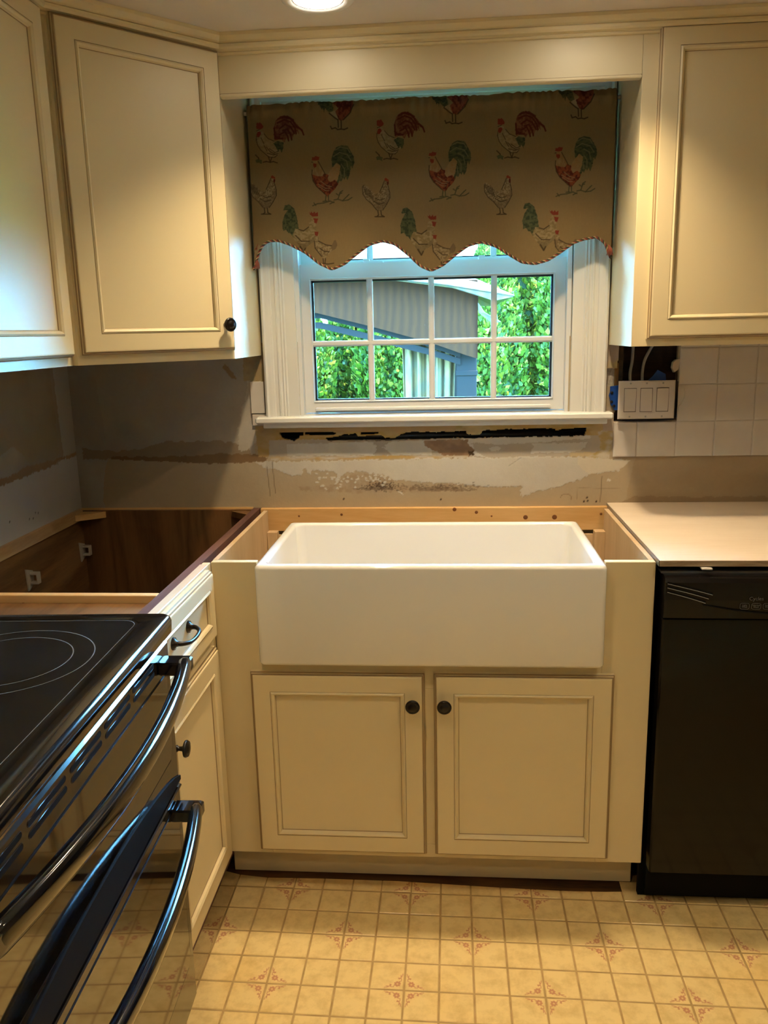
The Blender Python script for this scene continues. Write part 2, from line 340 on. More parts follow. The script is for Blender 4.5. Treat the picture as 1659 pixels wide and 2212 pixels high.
cv.stroke(P5((1382,570),(1378,780)),.0016,(.12,.09,.06),.7); cv.stroke(P5((1190,660),(1190,760)),.0012,(.2,.15,.1),.6); cv.stroke(P5((1200,665),(1560,672)),.0012,(.2,.15,.1),.5)
cv.stroke(P5((625,485),(720,420)),.0015,(.3,.27,.23),.6)
for p in (P4((755,762)),P5((65,765)),P5((1268,748)),P5((1245,780)),P5((1345,780)),P5((1275,775))): cv.stroke([p[0],(p[0][0]+.001,p[0][1]+.002)],.0032,(.05,.03,.02))
arc=[(1055,745),(1060,728),(1085,716),(1115,716),(1140,735),(1146,775)]; cv.stroke(P5(*arc),.0012,(.2,.14,.09),.8)
cv.poly([(1.09,.79),(1.7,.79),(1.7,1.03),(1.12,1.03),(1.10,.95)],(.37,.285,.185),rag=.006,freq=40,op=.85,col2=(.34,.255,.16),cf=(6,20))
cv.poly([(1.07,.884),(1.5,.884),(1.5,.90),(1.12,.902)],(.27,.19,.115),rag=.006,freq=60,op=.7)
# yellow paper and stud beside the switch box
cv.poly([(1.02,1.275),(1.07,1.275),(1.07,1.4),(1.02,1.4)],(.40,.33,.16),rag=.003,freq=60,col2=(.36,.29,.24),cf=(40,25))
cv.poly([(1.02,1.10),(1.06,1.10),(1.06,1.16),(1.02,1.17)],(.42,.34,.26),rag=.006,freq=80)
# ragged holes
hn=(fbm(gx*90,gz*90,31)-.5)*.012
X2=gx+hn; Z2=gz+(fbm(gx*90+7,gz*90,37)-.5)*.009
hole=inpoly(X2,Z2,P4((640,252),(740,240),(800,226),(880,222),(900,240),(1080,235),(1120,258),(1200,262),(1240,240),(1290,206),(1650,212))+P5((130,205),(260,205),(285,230),(395,232),(415,200),(600,190),(980,188),(1000,210),(1030,195),(1140,185),(1235,182),(1230,238),(880,245),(0,258))+P4((1300,268),(640,272)))
for q in (P4((250,210),(440,208),(445,225),(260,226)),P4((460,209),(690,207),(720,215),(690,224),(460,222)),P4((260,236),(410,236),(400,250),(360,272),(330,262),(280,250)),P4((925,212),(1065,205),(1060,217),(930,222))): hole|=inpoly(gx,gz,q)
hole|=inpoly(gx+hn*.3,gz,[(1.060,1.37),(1.056,1.24),(1.052,1.125),(1.236,1.125),(1.238,1.15),(1.245,1.17),(1.245,1.225),(1.225,1.236),(1.222,1.37)])
hole|=inpoly(gx+hn*.4,gz,[(1.028,1.226),(1.06,1.226),(1.06,1.275),(1.028,1.275)])
hole|=(gx>.137)&(gx<.918)&(gz>1.152)
keep=~(hole[:-1,:-1]|hole[1:,1:]|hole[:-1,1:]|hole[1:,:-1])
mot=(fbm(gx*14,gz*14,3)-.5)[...,None]*.10+(fbm(gx*160,gz*160,4)-.5)[...,None]*.06
C=np.clip(cv.C*(1+mot),0,1)
lum=C.mean(-1); yy=-.0006*(lum>.44)-.0004*fbm(gx*60,gz*60,8)
V=np.stack([gx,yy,gz],-1)
me=gridmesh('drywall',V,nx,nz,[WALLV],C,keep); dw_=link('drywall',me,wall_back); dw_['label']='torn and patched drywall skin'; dw_.parent=wall_back; dw_.location=-ABS[wall_back]
md=dw_.modifiers.new('thick','SOLIDIFY'); md.thickness=.012; md.offset=-1
obj('stud',MB().box(1.02,1.062,.013,.03,1.21,1.29),ORANGEW,wall_back)

# left wall
wall_left=tag(obj('wall_left',MB().box(XL-.14,XL-.012,-4.2,.14,-.2,2.2),WALLP),'plain wall behind the corner cabinets',kind='structure')
ys,ye=-1.0,0.0; nyy=int((ye-ys)/.003)+1; nzz=int((1.37-.80)/.003)+1
gy,gz2=np.meshgrid(np.linspace(ys,ye,nyy),np.linspace(.80,1.37,nzz))
cl=Canvas(gy,gz2,(.52,.52,.54))
cl.poly([(-1.1,1.0),(-.55,1.02),(-.43,1.03),(-.3,1.035),(-.17,1.035),(-.09,1.045),(.01,1.045),(.01,1.4),(-1.1,1.4)],(.36,.335,.29),rag=.005,freq=70,col2=(.31,.26,.20),cf=(4,4))
cl.poly([(-.12,1.04),(-.10,1.4),(-.6,1.4),(-.5,1.15),(-.3,1.09)],(.27,.20,.125),rag=.03,freq=14,op=.75,col2=(.32,.26,.18),cf=(6,6))
cl.poly([(-.085,1.05),(-.10,1.4),(.01,1.4),(.01,1.04)],(.42,.40,.37),rag=.006,freq=40)
cl.poly([(-1.1,1.005),(-.43,1.03),(-.17,1.036),(-.07,1.048),(-.07,1.055),(-.13,1.052),(-.2,1.054),(-.3,1.057),(-.4,1.048),(-.5,1.046),(-1.1,1.03)],(.30,.20,.125),rag=.007,freq=80)
cl.poly([(-.07,1.04),(.01,1.045),(.01,1.055),(-.07,1.052)],(.36,.25,.16),rag=.004,freq=80)
for a,b in ((-.32,.915),(-.30,.912),(-.27,.92),(-.285,.925),(-.42,.93)): cl.stroke([(a,b),(a+.001,b+.002)],.0026,(.05,.05,.06))
Cl=np.clip(cl.C*(1+(fbm(gy*20,gz2*20,13)-.5)[...,None]*.09),0,1)
me=gridmesh('drywall',np.stack([XL+0*gy+.0008*fbm(gy*50,gz2*50,2),gy,gz2],-1),nyy,nzz,[WALLV],Cl); o=link('drywall',me,wall_left); o.location=-ABS[wall_left]
md=o.modifiers.new('thick','SOLIDIFY'); md.thickness=.012; md.offset=1

tag(obj('wall_right',MB().box(2.6,2.74,-4.2,.14,-.2,2.2),WALLP),'plain wall at the right end of the kitchen',kind='structure')
tag(obj('wall_front',MB().box(-.72,2.74,-4.34,-4.2,-.2,2.2),WALLP),'plain wall opposite the window',kind='structure')
# ceiling with round openings for the lamps
LAMPS=[(.303,-.505),(.88,-.505),(.25,-1.45),(1.35,-1.35),(.25,-2.6),(1.35,-2.6),(.8,-3.5)]
ce=MB(); R=.062; xs=[-.72]; 
def ceil_cell(x0,x1,y0,y1,cx=None,cy=None):
    if cx is None: ce.add([(x0,y0,ZC),(x1,y0,ZC),(x1,y1,ZC),(x0,y1,ZC)],[(0,1,2,3)]); return
    n=32; inn=[(cx+R*math.cos(2*math.pi*(k+.5)/n),cy+R*math.sin(2*math.pi*(k+.5)/n),ZC) for k in range(n)]
    out=[]
    for k in range(n):
        a=2*math.pi*(k+.5)/n; dx,dy=math.cos(a),math.sin(a)
        t=min(((x1-cx)/dx if dx>0 else (x0-cx)/dx),((y1-cy)/dy if dy>0 else (y0-cy)/dy)); out.append((cx+dx*t,cy+dy*t,ZC))
    ce.loops([inn,out])
rows=[(-.30,.14,[]),(-.9,-.30,[0,1]),(-2.0,-.9,[2,3]),(-3.0,-2.0,[4,5]),(-4.2,-3.0,[6])]
for y0,y1,ids in rows:
    xx=[-.72]+[(LAMPS[a][0]+LAMPS[b][0])/2 for a,b in zip(ids[:-1],ids[1:])]+[2.6]
    if not ids: ceil_cell(-.72,2.6,y0,y1); continue
    for k,i in enumerate(ids): ceil_cell(xx[k],xx[k+1],y0,y1,*LAMPS[i])
ce.box(-.72,2.74,-4.34,.14,2.19,2.22)
tag(obj('ceiling',ce,CEIL),'low flat painted ceiling',kind='structure')
lampnames=['lit recessed ceiling light above the left half of the window valance','recessed ceiling light to the right, above the sink near the right cabinet']+['recessed ceiling light over the front edge of the black range','recessed ceiling light over the floor before the dishwasher','recessed ceiling light behind the camera on the range side','recessed ceiling light behind the camera on the dishwasher side','rearmost recessed ceiling light in the middle of the ceiling']
for i,(lx,ly) in enumerate(LAMPS):
    t=thing('recessed_light',(lx,ly,ZC),lampnames[i],'ceiling light','recessed lights in the kitchen ceiling',kind=None)
    obj('trim_ring',MB().lathe([(.056,-.001),(.058,-.0045),(.074,-.004),(.078,-.0005),(.078,0),(.0565,0)],(lx,ly,ZC),(0,0,1),36),CAN,t)
    can=MB(); n=32
    can.loops([[(lx+r*math.cos(2*math.pi*k/n),ly+r*math.sin(2*math.pi*k/n),z) for k in range(n)] for r,z in ((.0565,ZC-.002),(.05,ZC+.03),(.047,ZC+.08))],smooth=True,cap1=True)
    obj('can',can,CAN,t)
    obj('bulb',MB().lathe([(.045,.006),(.0555,.003),(.053,-.001),(.040,-.003),(.020,-.0042),(.001,-.0045)],(lx,ly,ZC),(0,0,1),24),BULB,t)
    l=bpy.data.lights.new('lamp','SPOT'); l.energy=LAMP_W*(1.0 if i<2 else .42); l.color=LAMP_COL; l.spot_size=math.radians(112 if i<2 else 140); l.spot_blend=.9; l.shadow_soft_size=.035
    lo=bpy.data.objects.new('lamp',l); COL.objects.link(lo); lo.location=(lx,ly,ZC-.012)

# floor: stained subfloor, vinyl sheet with its cut edge, every printed tile a raised piece
flo=tag(obj('floor',MB().box(-.72,2.6,-4.2,.14,-.06,-.004),SUB),'dark stained wooden subfloor under patterned vinyl sheet',kind='structure')
edge=[(-.60,-.40),(-.10,-.515),(-.027,-.530),(.011,-.543),(.089,-.553),(.244,-.550),(.437,-.551),(.699,-.564),(.868,-.569),(.984,-.567),(1.008,-.564),(1.028,-.545),(1.045,-.50),(1.2,-.45),(2.55,-.45)]
def edge_y(x): return float(np.interp(x,[p[0] for p in edge],[p[1] for p in edge]))
GROUTF=newmat('printed grout line',(.42,.28,.11),.45); noisy(GROUTF,(.38,.25,.10),(.50,.34,.15),20,3)
vs_=MB(); top=[(x,y,-.0012) for x,y in edge]; bot=[(x,-4.19,-.0012) for x,y in edge]; vs_.loops([bot,top],closed=False)
vs_.loops([top,[(x,y,-.0045) for x,y in edge]],closed=False)
obj('vinyl_sheet',vs_,GROUTF,flo)
FT=bpy.data.materials.new('vinyl tile print'); FT.use_nodes=True; N,L,b=nodes(FT); b.inputs['Roughness'].default_value=.28; b.inputs['Specular IOR Level'].default_value=.45
geo=N.new('ShaderNodeNewGeometry'); n1=N.new('ShaderNodeTexNoise'); n1.inputs['Scale'].default_value=28; n1.inputs['Detail'].default_value=6; n1.inputs['Roughness'].default_value=.65
cr=N.new('ShaderNodeValToRGB'); cr.color_ramp.elements[0].position=.34; cr.color_ramp.elements[1].position=.56; cr.color_ramp.elements[0].color=(.68,.50,.22,1); cr.color_ramp.elements[1].color=(.82,.63,.30,1)
n2=N.new('ShaderNodeTexNoise'); n2.inputs['Scale'].default_value=2.2; n2.inputs['Detail'].default_value=3
cr2=N.new('ShaderNodeValToRGB'); cr2.color_ramp.elements[0].position=.55; cr2.color_ramp.elements[1].position=.75; cr2.color_ramp.elements[0].color=(0,0,0,1); cr2.color_ramp.elements[1].color=(.6,.6,.6,1)
mxr=N.new('ShaderNodeMixRGB'); mxr.blend_type='MULTIPLY'; mxr.inputs[2].default_value=(1,.80,.42,1)
at=N.new('ShaderNodeAttribute'); at.attribute_name='print'; mx3=N.new('ShaderNodeMixRGB'); mx3.inputs[2].default_value=(.52,.23,.135,1)
L.new(geo.outputs['Position'],n1.inputs['Vector']); L.new(n1.outputs['Fac'],cr.inputs[0]); L.new(geo.outputs['Position'],n2.inputs['Vector']); L.new(n2.outputs['Fac'],cr2.inputs[0]); L.new(cr2.outputs[0],mxr.inputs[0]); L.new(cr.outputs[0],mxr.inputs[1])
L.new(mxr.outputs[0],mx3.inputs[1]); L.new(at.outputs['Fac'],mx3.inputs[0]); L.new(mx3.outputs[0],b.inputs['Base Color'])
EX=Vector((.07565,-.0009,0)); EY=Vector((.0002,.0788,0)); O0=Vector((.321,-.7515,0)); G=.0021
def tile_mesh(flower):
    # local u 0..1 -> full tile; corner (0,0) holds the motif
    n=44 if flower else 1
    if not flower:
        mb=MB(); a,b_=G/.0757,1-G/.0757; i=.0012/.0757
        def rg(s,z): return [(EX*u+EY*v+Vector((0,0,z))) for u,v in ((a+s,a+s),(b_-s,a+s),(b_-s,b_-s),(a+s,b_-s))]
        mb.loops([rg(0,-.0012),rg(i,0)],cap1=True)
        return mb.mesh('floor_tile',[FT],(EX+EY)/2)
    us=np.linspace(G/.0757,1-G/.0757,n+1); U,Vv=np.meshgrid(us,us)
    c=Canvas(U,Vv,(0,0,0)); R1=(1,1,1)
    def both(fn):
        fn(lambda u,v:(u,v)); fn(lambda u,v:(v,u))
    fx,fy=.20,.20
    for k in range(7):
        a=2*math.pi*k/7+.3; px,py=fx+.062*math.cos(a),fy+.062*math.sin(a)
        c.poly([(px+.036*math.cos(t),py+.036*math.sin(t)) for t in np.linspace(0,6.28,10)[:-1]],R1)
    c.poly([(fx+.07*math.cos(t),fy+.07*math.sin(t)) for t in np.linspace(0,6.28,12)[:-1]],R1)
    c.poly([(fx+.026*math.cos(t),fy+.026*math.sin(t)) for t in np.linspace(0,6.28,12)[:-1]],(.15,.15,.15))
    def vine(s):
        c.stroke([s(*p) for p in ((.28,.16),(.31,.10),(.36,.085),(.40,.11),(.41,.15),(.38,.165),(.40,.13),(.45,.10),(.50,.075),(.56,.06))],.017,R1)
        c.poly([s(.40+.03*math.cos(t),.155+.03*math.sin(t)) for t in np.linspace(0,6.28,9)[:-1]],R1)
        c.stroke([s(.44,.105),(s(.48,.12)),s(.52,.115)],.013,R1)
    both(vine)
    Z=np.zeros_like(U); e=(U<=us[0])|(U>=us[-1])|(Vv<=us[0])|(Vv>=us[-1]); Z[e]=-.0012
    Vx=EX.x*U+EY.x*Vv; Vy=EX.y*U+EY.y*Vv; ctr=(EX+EY)/2
    return gridmesh('floor_tile',np.stack([Vx,Vy,Z],-1),n+1,n+1,[FT],c.C*.92,None,False,tuple(ctr))
PL=tile_mesh(False); FLm=tile_mesh(True)
nt=0; rest=MB()
for j in range(2,-41,-1):
    for i in range(-9,29):
        c0=O0+EX*i+EY*j; cc=c0+(EX+EY)/2
        if cc.x<-.55 or cc.x>2.5 or cc.y<-4.15: continue
        corners=[c0,c0+EX,c0+EX+EY,c0+EY]
        # motif nodes: i even, j even, (i+j)%4==0
        q=[(a,b) for a,b,k in ((i,j,0),(i+1,j,1),(i+1,j+1,2),(i,j+1,3)) if a%2==0 and b%2==0 and (a+b)%4==0]
        if cc.y>-1.9 and -.1<cc.x<1.7:
            vis=cc.y>-1.06 or cc.x<1.0
        else: vis=False
        if max(c.y for c in corners)>edge_y(cc.x)-.001:
            # tile cut by the edge of the sheet
            if min(c.y for c in corners)<edge_y(cc.x)-.006 and cc.x<1.9:
                lim=lambda p:(p.x,min(p.y,edge_y(p.x)-.001))
                if q:
                    k=[(i,j),(i+1,j),(i+1,j+1),(i,j+1)].index(q[0]); me=FLm.copy(); rm=Matrix.Rotation(k*math.pi/2,3,'Z')
                    for v_ in me.vertices:
                        w_=rm@v_.co+cc
                        if w_.y>edge_y(w_.x)-.001: w_.y=edge_y(w_.x)-.001
                        v_.co=w_-cc
                    link('floor_tile',me,flo,cc); nt+=1; continue
                a,b_,c_,d=[Vector(c0+EX*u+EY*v) for u,v in ((.028,.028),(.972,.028),(.972,.972),(.028,.972))]
                pts=[a,b_,Vector((*lim(c_),0)),Vector((*lim((c_+d)/2),0)),Vector((*lim(d),0))]
                mb=MB(); mb.loops([[(p.x,p.y,-.0012) for p in pts],[(p.x,p.y,0) for p in pts]],cap1=True); obj('floor_tile',mb,FT,flo); nt+=1
            continue
        if vis and nt<298:
            me=FLm if q else PL; o=link('floor_tile',me,flo,cc); nt+=1
            if q:
                a,b=q[0]; k=[(i,j),(i+1,j),(i+1,j+1),(i,j+1)].index((a,b)); o.rotation_euler=(0,0,k*math.pi/2)
                o.scale=(1,1,1) if k%2==0 else (.0788/.0757,.0757/.0788,1)
        else:
            g=.028
            rest.add([c0+EX*g+EY*g,c0+EX*(1-g)+EY*g,c0+EX*(1-g)+EY*(1-g),c0+EX*g+EY*(1-g)],[(0,1,2,3)])
o=obj('floor_tiles',rest,FT,flo); o['kind']='stuff'

# ---------------- window ----------------
win=thing('window_1',(.53,0,1.157),'white double hung kitchen window with eight-pane lower sash',None,kind='structure')
def casing_profile(): # (distance from outer edge, y)
    return [(0,0),(0,-.022),(.006,-.026),(.012,-.022),(.020,-.021),(.028,-.019),(.030,-.016),(.040,-.016),(.042,-.019),(.046,-.019),(.048,-.015),(.052,-.013),(.056,-.016),(.060,-.012),(.064,-.014),(.068,-.010),(.098,-.010),(.0985,0)]
CP=casing_profile(); xa,xb,zt,zb=.036,1.022,2.045,1.150
def cpt(d,y,k): # mitred path corners
    return [(xa+d,y,zb),(xa+d,y,zt-d),(xb-d,y,zt-d),(xb-d,y,zb)][k]
mb=MB(); mb.loops([[cpt(d,y,k) for d,y in CP] for k in (0,1)],closed=True,cap0=True); obj('casing',mb,WTRIM,win)
mb=MB(); mb.loops([[cpt(d,y,k) for d,y in CP] for k in (1,2)]); obj('casing',mb,WTRIM,win)
mb=MB(); mb.loops([[cpt(d,y,k) for d,y in CP] for k in (2,3)],cap1=True); obj('casing',mb,WTRIM,win)
mb=MB(); mb.bbox(.008,1.040,-.052,.02,1.137,1.1555,.004); mb.box(.135,.92,.0,.13,1.137,1.152); obj('stool',mb,WTRIM,win)
obj('stool_apron',MB().bbox(.028,1.026,-.036,-.001,1.122,1.1375,.002),WTRIM,win)
mb=MB(); mb.box(.134,.146,.0,.13,1.152,1.947); obj('jamb',mb,VINYL,win); mb=MB(); mb.box(.909,.921,.0,.13,1.152,1.947); obj('jamb',mb,VINYL,win)
obj('head_jamb',MB().box(.134,.921,.0,.13,1.930,1.947),VINYL,win); obj('sill',MB().box(.146,.909,.02,.16,1.150,1.158),VINYL,win)
def sash(x0,x1,z0,z1,gx0,gx1,gz0,gz1,y0,y1,mx,mz,lower):
    s=MB()
    def rg(a,y): return [(x0+(gx0-x0)*a,y,z0+(gz0-z0)*a),(x1+(gx1-x1)*a,y,z0+(gz0-z0)*a),(x1+(gx1-x1)*a,y,z1+(gz1-z1)*a),(x0+(gx0-x0)*a,y,z1+(gz1-z1)*a)]
    s.loops([rg(0,y1),rg(0,y0),rg(.86,y0),rg(.90,y0-.003),rg(1,y0+.002),rg(1,y1),rg(0,y1)])
    o=obj('lower_sash' if lower else 'upper_sash',s,VINYL,win)
    gk=MB()
    for (a,b,c,d) in ((gx0-.001,gx0+.006,gz0,gz1),(gx1-.006,gx1+.001,gz0,gz1),(gx0,gx1,gz1-.006,gz1+.001),(gx0,gx1,gz0-.001,gz0+.004)): gk.box(a,b,y0+.010,y0+.016,c,d)
    obj('gasket',gk,GASK,o)
    obj('glass_pane',MB().box(gx0,gx1,y0+.0175,y0+.0205,gz0,gz1),GL,o)
    for x in mx:
        m=MB(); m.loops([[(x-.0085,y0+.013,z),(x-.0085,y0+.004,z),(x-.004,y0,z),(x+.004,y0,z),(x+.0085,y0+.004,z),(x+.0085,y0+.013,z)] for z in (gz0,gz1)]); obj('muntin',m,VINYL,o)
    for z in mz:
        m=MB(); m.loops([[(x,y0+.013,z-.0085),(x,y0+.004,z-.0085),(x,y0-.0005,z-.004),(x,y0-.0005,z+.004),(x,y0+.004,z+.0085),(x,y0+.013,z+.0085)] for x in (gx0,gx1)]); obj('muntin',m,VINYL,o)
    return o
lsh=sash(.1465,.9085,1.160,1.588,.176,.874,1.196,1.543,.028,.062,(.347,.526,.706),(1.3625,),True)
sash(.1465,.9085,1.560,1.930,.182,.868,1.60,1.896,.068,.10,(.347,.526,.706),(1.748,),False)
obj('lift_rail',MB().bbox(.178,.872,.010,.030,1.166,1.176,.002),VINYL,lsh)
for x in (.358,.690):
    m=MB(); m.bbox(x-.028,x+.03,.034,.058,1.588,1.594,.001); m.bbox(x-.028,x-.01,.036,.056,1.594,1.600,.001); obj('sash_lock',m,VINYL,lsh)
# remnants of old tile beside the stool
for (a,b,c,d) in ((-.012,.030,1.164,1.258),(-.010,.034,1.128,1.161)):
    o=obj('tile_remnant',MB().bbox(a,b,-.008,-.0005,c,d,.001),WTILE,wall_back); o['label']='cut strip of old white tile left of the window stool'

# ---------------- backsplash tiles ----------------
CX=[1.050,1.117,1.2265,1.334,1.441,1.548,1.655,1.762,1.869,1.976]; RZ=[1.021,1.1235,1.228,1.331,1.434]
obj('grout',MB().box(1.052,2.0,-.0042,-.0006,1.022,1.1225).box(1.2275,2.0,-.0042,-.0006,1.1225,1.42),GROUT,wall_back)
WT={}
for ci in range(len(CX)-1):
    for ri in range(4):
        if ri>0 and ci<2: continue
        w=CX[ci+1]-CX[ci]; h=RZ[ri+1]-RZ[ri]; g=.0007
        if ci==2 and ri==1:
            pl=[(1.2275,1.124),(1.3333,1.124),(1.3333,1.2273),(1.2275,1.2273),(1.228,1.222),(1.243,1.219),(1.246,1.205),(1.245,1.190),(1.238,1.174),(1.231,1.168),(1.229,1.15)]
            obj('wall_tile',MB().prism(pl,-.0062,-.001),WTILE,wall_back); continue
        key=(round(w,4),round(h,4))
        if key not in WT:
            m=MB(); 
            def rg(i,y): return [(-w/2+i,y,-h/2+i),(w/2-i,y,-h/2+i),(w/2-i,y,h/2-i),(-w/2+i,y,h/2-i)]
            m.loops([rg(g,0),rg(g,-.0045),rg(g+.0015,-.0058),rg(g+.004,-.0062)],cap1=True); WT[key]=m.mesh('wall_tile',[WTILE])
        link('wall_tile',WT[key],wall_back,((CX[ci]+CX[ci+1])/2,-.0006,(RZ[ri]+RZ[ri+1])/2))

# switch plate, box, cables
t=thing('light_switch',(1.135,-.02,1.133),'three-gang almond rocker switch hanging proud of its wall hole','switch',rotz=0)
mb=MB(); w,h=.1575,.108
def rg(i,y): return [(1.135-w/2+i,y,1.1875-h/2+i),(1.135+w/2-i,y,1.1875-h/2+i),(1.135+w/2-i,y,1.1875+h/2-i),(1.135-w/2+i,y,1.1875+h/2-i)]
mb.loops([rg(.001,-.019),rg(0,-.021),rg(0,-.024),rg(.003,-.0265)],cap0=True,cap1=True); obj('cover_plate',mb,PLATE,t)
for k,xc in enumerate((1.089,1.134,1.179)):
    fr_=MB(); fr_.box(xc-.0172,xc+.0172,-.0268,-.0262,1.1535,1.2215); obj('rocker_gap',fr_,newmat('switch seam',(.12,.10,.09),.6),t)
    r=MB(); tl=.002 if k==1 else -.002
    r.loops([[(xc-.0160,-.0262,1.155),(xc+.0160,-.0262,1.155),(xc+.0160,-.0262,1.220),(xc-.0160,-.0262,1.220)],[(xc-.0155,-.0288-tl,1.1555),(xc+.0155,-.0288-tl,1.1555),(xc+.0155,-.0288+tl,1.2195),(xc-.0155,-.0288+tl,1.2195)]],cap1=True,cap0=True); obj('rocker',r,PLATE,t)
    for z in (1.1405,1.2345):
        s=MB(); s.lathe([(.0026,0),(.0026,.0012),(.001,.0016)],(xc,-.0262,z),(0,-1,0),12); s.box(xc-.0004,xc+.0004,-.0282,-.0276,z-.0024,z+.0024); obj('screw',s,LINE,t)
bx=thing('switch_box',(1.13,.04,1.14),'blue plastic electrical box with nailed ears behind the switch plate','electrical box')
obj('box_body',MB().bbox(1.066,1.205,-.018,.085,1.14,1.236,.003),BLUE,bx)
ear=MB(); ear.prism([(1.036,1.226),(1.066,1.229),(1.066,1.158),(1.05,1.158),(1.044,1.168),(1.038,1.176),(1.037,1.19),(1.033,1.20),(1.036,1.21)],-.008,-.003); obj('ear',ear,BLUE,bx)
for x,z in ((1.041,1.208),(1.041,1.182),(1.048,1.170)):
    obj('screw',MB().lathe([(.0042,0),(.0042,.002),(.002,.0035)],(x,-.008,z),(0,-1,0),12),BRONZE,bx)
ear=MB(); ear.prism([(1.142,1.240),(1.155,1.252),(1.168,1.270),(1.190,1.258),(1.192,1.240)],-.004,.002); obj('ear',ear,BLUE,bx)
tag(obj('cable',MB().tube(crv([(1.1,.03,1.225),(1.1,.04,1.26),(1.106,.045,1.30),(1.108,.05,1.37)]),.0044,8),CABLE),'left white cable dropping into the switch box','cable','cables in the open wall')
tag(obj('cable',MB().tube(crv([(1.134,.03,1.225),(1.134,.035,1.265),(1.142,.042,1.30),(1.166,.05,1.345),(1.18,.06,1.38)]),.0044,8),CABLE),'curved white cable bending right above the switch box','cable','cables in the open wall')
tag(obj('plaster_chunk',MB().prism([(1.224,1.27),(1.228,1.30),(1.216,1.297),(1.209,1.290),(1.207,1.275),(1.213,1.262)],-.006,.012),newmat('plaster',(.45,.39,.32),.9)),'broken plaster lump hanging right of the switch hole','plaster')

# ---------------- doors, knobs ----------------
def door_mb(w,h,t=.020,fw=.047,drawer=False):
    # front faces -y, back at y=0, x 0..w, z 0..h
    prof=[(0,0,0),(0,-.0095,0),(.0025,-.0115,1),(.0032,-.0155,0),(.0065,-.0165,1),(.0072,-.0195,0),(.0095,-t,0),(fw,-t,0),(fw+.0008,-t+.0012,1),(fw+.0016,-t-.0002,0),(fw+.005,-t-.0022,0),(fw+.0095,-t+.001,0),(fw+.0115,-t+.0065,0),(fw+.0127,-t+.0085,1)]
    mb=MB(); L=[]; mis=[]
    for i,y,mi in prof: L.append([(i,y,i),(w-i,y,i),(w-i,y,h-i),(i,y,h-i)]); mis.append(mi)
    mb.loops(L,cap0=True,mis=mis[1:])
    return mb,fw+.0127,-t+.0085
def xf(mb,M):
    o=MB(); o.f=mb.f; o.m=mb.m; o.sm=mb.sm; o.v=[tuple(M@Vector(v)) for v in mb.v]; return o
def add_door(parent,M,w,h,fw=.047,name='door'):
    mb,i,y=door_mb(w,h,fw=fw); d=obj(name,xf(mb,M),[CREAM,GLAZE],parent)
    p=MB(); p.box(i-.002,w-i+.002,y-.0002,y+.004,i-.002,h-i+.002); obj('door_panel' if name=='door' else 'drawer_panel',xf(p,M),CREAM,d)
    return d
def add_knob(parent,M,x,z,y0=-.020):
    k=MB(); k.lathe([(.007,0),(.0075,.002),(.0045,.006),(.005,.013),(.010,.0165),(.0165,.0185),(.0172,.0215),(.0158,.024),(.0125,.0253),(.0118,.0247),(.0085,.0275),(.0035,.0285),(.001,.0286)],(x,y0,z),(0,-1,0),32)
    n=28
    for j in range(n):
        a=2*math.pi*j/n; cx,cz=x+.0142*math.cos(a),z+.0142*math.sin(a); r=.0012
        k.add([(cx+r,y0-.0245,cz),(cx-r,y0-.0245,cz),(cx,y0-.0245,cz+r),(cx,y0-.0245,cz-r),(cx,y0-.0262,cz)],[(0,2,4),(2,1,4),(1,3,4),(3,0,4)])
    return obj('knob',xf(k,M),BRONZE,parent)
I4=Matrix.Identity(4)
def T(x,y,z,rz=0): return Matrix.Translation((x,y,z))@Matrix.Rotation(rz,4,'Z')

# ---------------- sink base cabinet ----------------
sb=thing('sink_base_cabinet',(.527,-.30,0),'cream painted sink base cabinet with two doors and open top under the white sink','cabinet')
YF=-.610
fr=MB()
fr.bbox(.018,.127,YF,YF+.019,.114,.876,.0012); obj('stile',fr,CREAM,sb)
fr=MB(); fr.bbox(.925,1.036,YF,YF+.019,.114,.876,.0012); obj('stile',fr,CREAM,sb)
fr=MB(); fr.bbox(.1272,.9248,YF,YF+.019,.565,.628,.0008); obj('rail',fr,CREAM,sb)
fr=MB(); fr.bbox(.1272,.9248,YF,YF+.019,.114,.150,.0008); obj('rail',fr,CREAM,sb)
fr=MB(); fr.bbox(.505,.545,YF+.0005,YF+.019,.150,.565,.0008); obj('stile',fr,CREAM,sb)
for xx in (.018,1.024): obj('side_panel',MB().prism([(YF+.02,.114),(YF+.02,.876),(-.045,.876),(-.045,0),(-.512,0),(-.512,.114)],xx,xx+.012,axis='x'),MAPLE,sb)
obj('toe_kick',MB().bbox(.0,1.033,-.526,-.512,0,.116,.001),CREAM,sb)
obj('bottom_panel',MB().box(.031,1.023,YF+.02,-.045,.115,.130),MAPLE,sb)
obj('back_panel',MB().box(.031,1.023,-.045,-.038,.115,.80),MAPLE,sb)
for xx in (.031,.994): obj('cleat',MB().bbox(xx,xx+.03,-.075,-.046,.70,.815,.001),MAPLE,sb)
d=add_door(sb,T(.099,YF,.131),.416,.477); add_knob(d,T(0,YF,0),.487,.536)
d=add_door(sb,T(.536,YF,.131),.417,.477); add_knob(d,T(0,YF,0),.561,.536)
lg=tag(obj('ledger_board',MB().bbox(.002,1.040,-.021,-.001,.806,.876,.0012),PINE),'knotty pine ledger board screwed along the wall behind the sink','board')
for x,z,r in ((.25,.857,.004),(.655,.862,.005),(.59,.871,.006),(.80,.846,.007),(.885,.846,.0075),(.12,.853,.003),(1.02,.855,.004),(.70,.850,.003)):
    obj('knot',MB().lathe([(r,0),(r*.9,.0004),(r*.3,.0005)],(x,-.021,z),(0,-1,0),10),KNOT,lg)

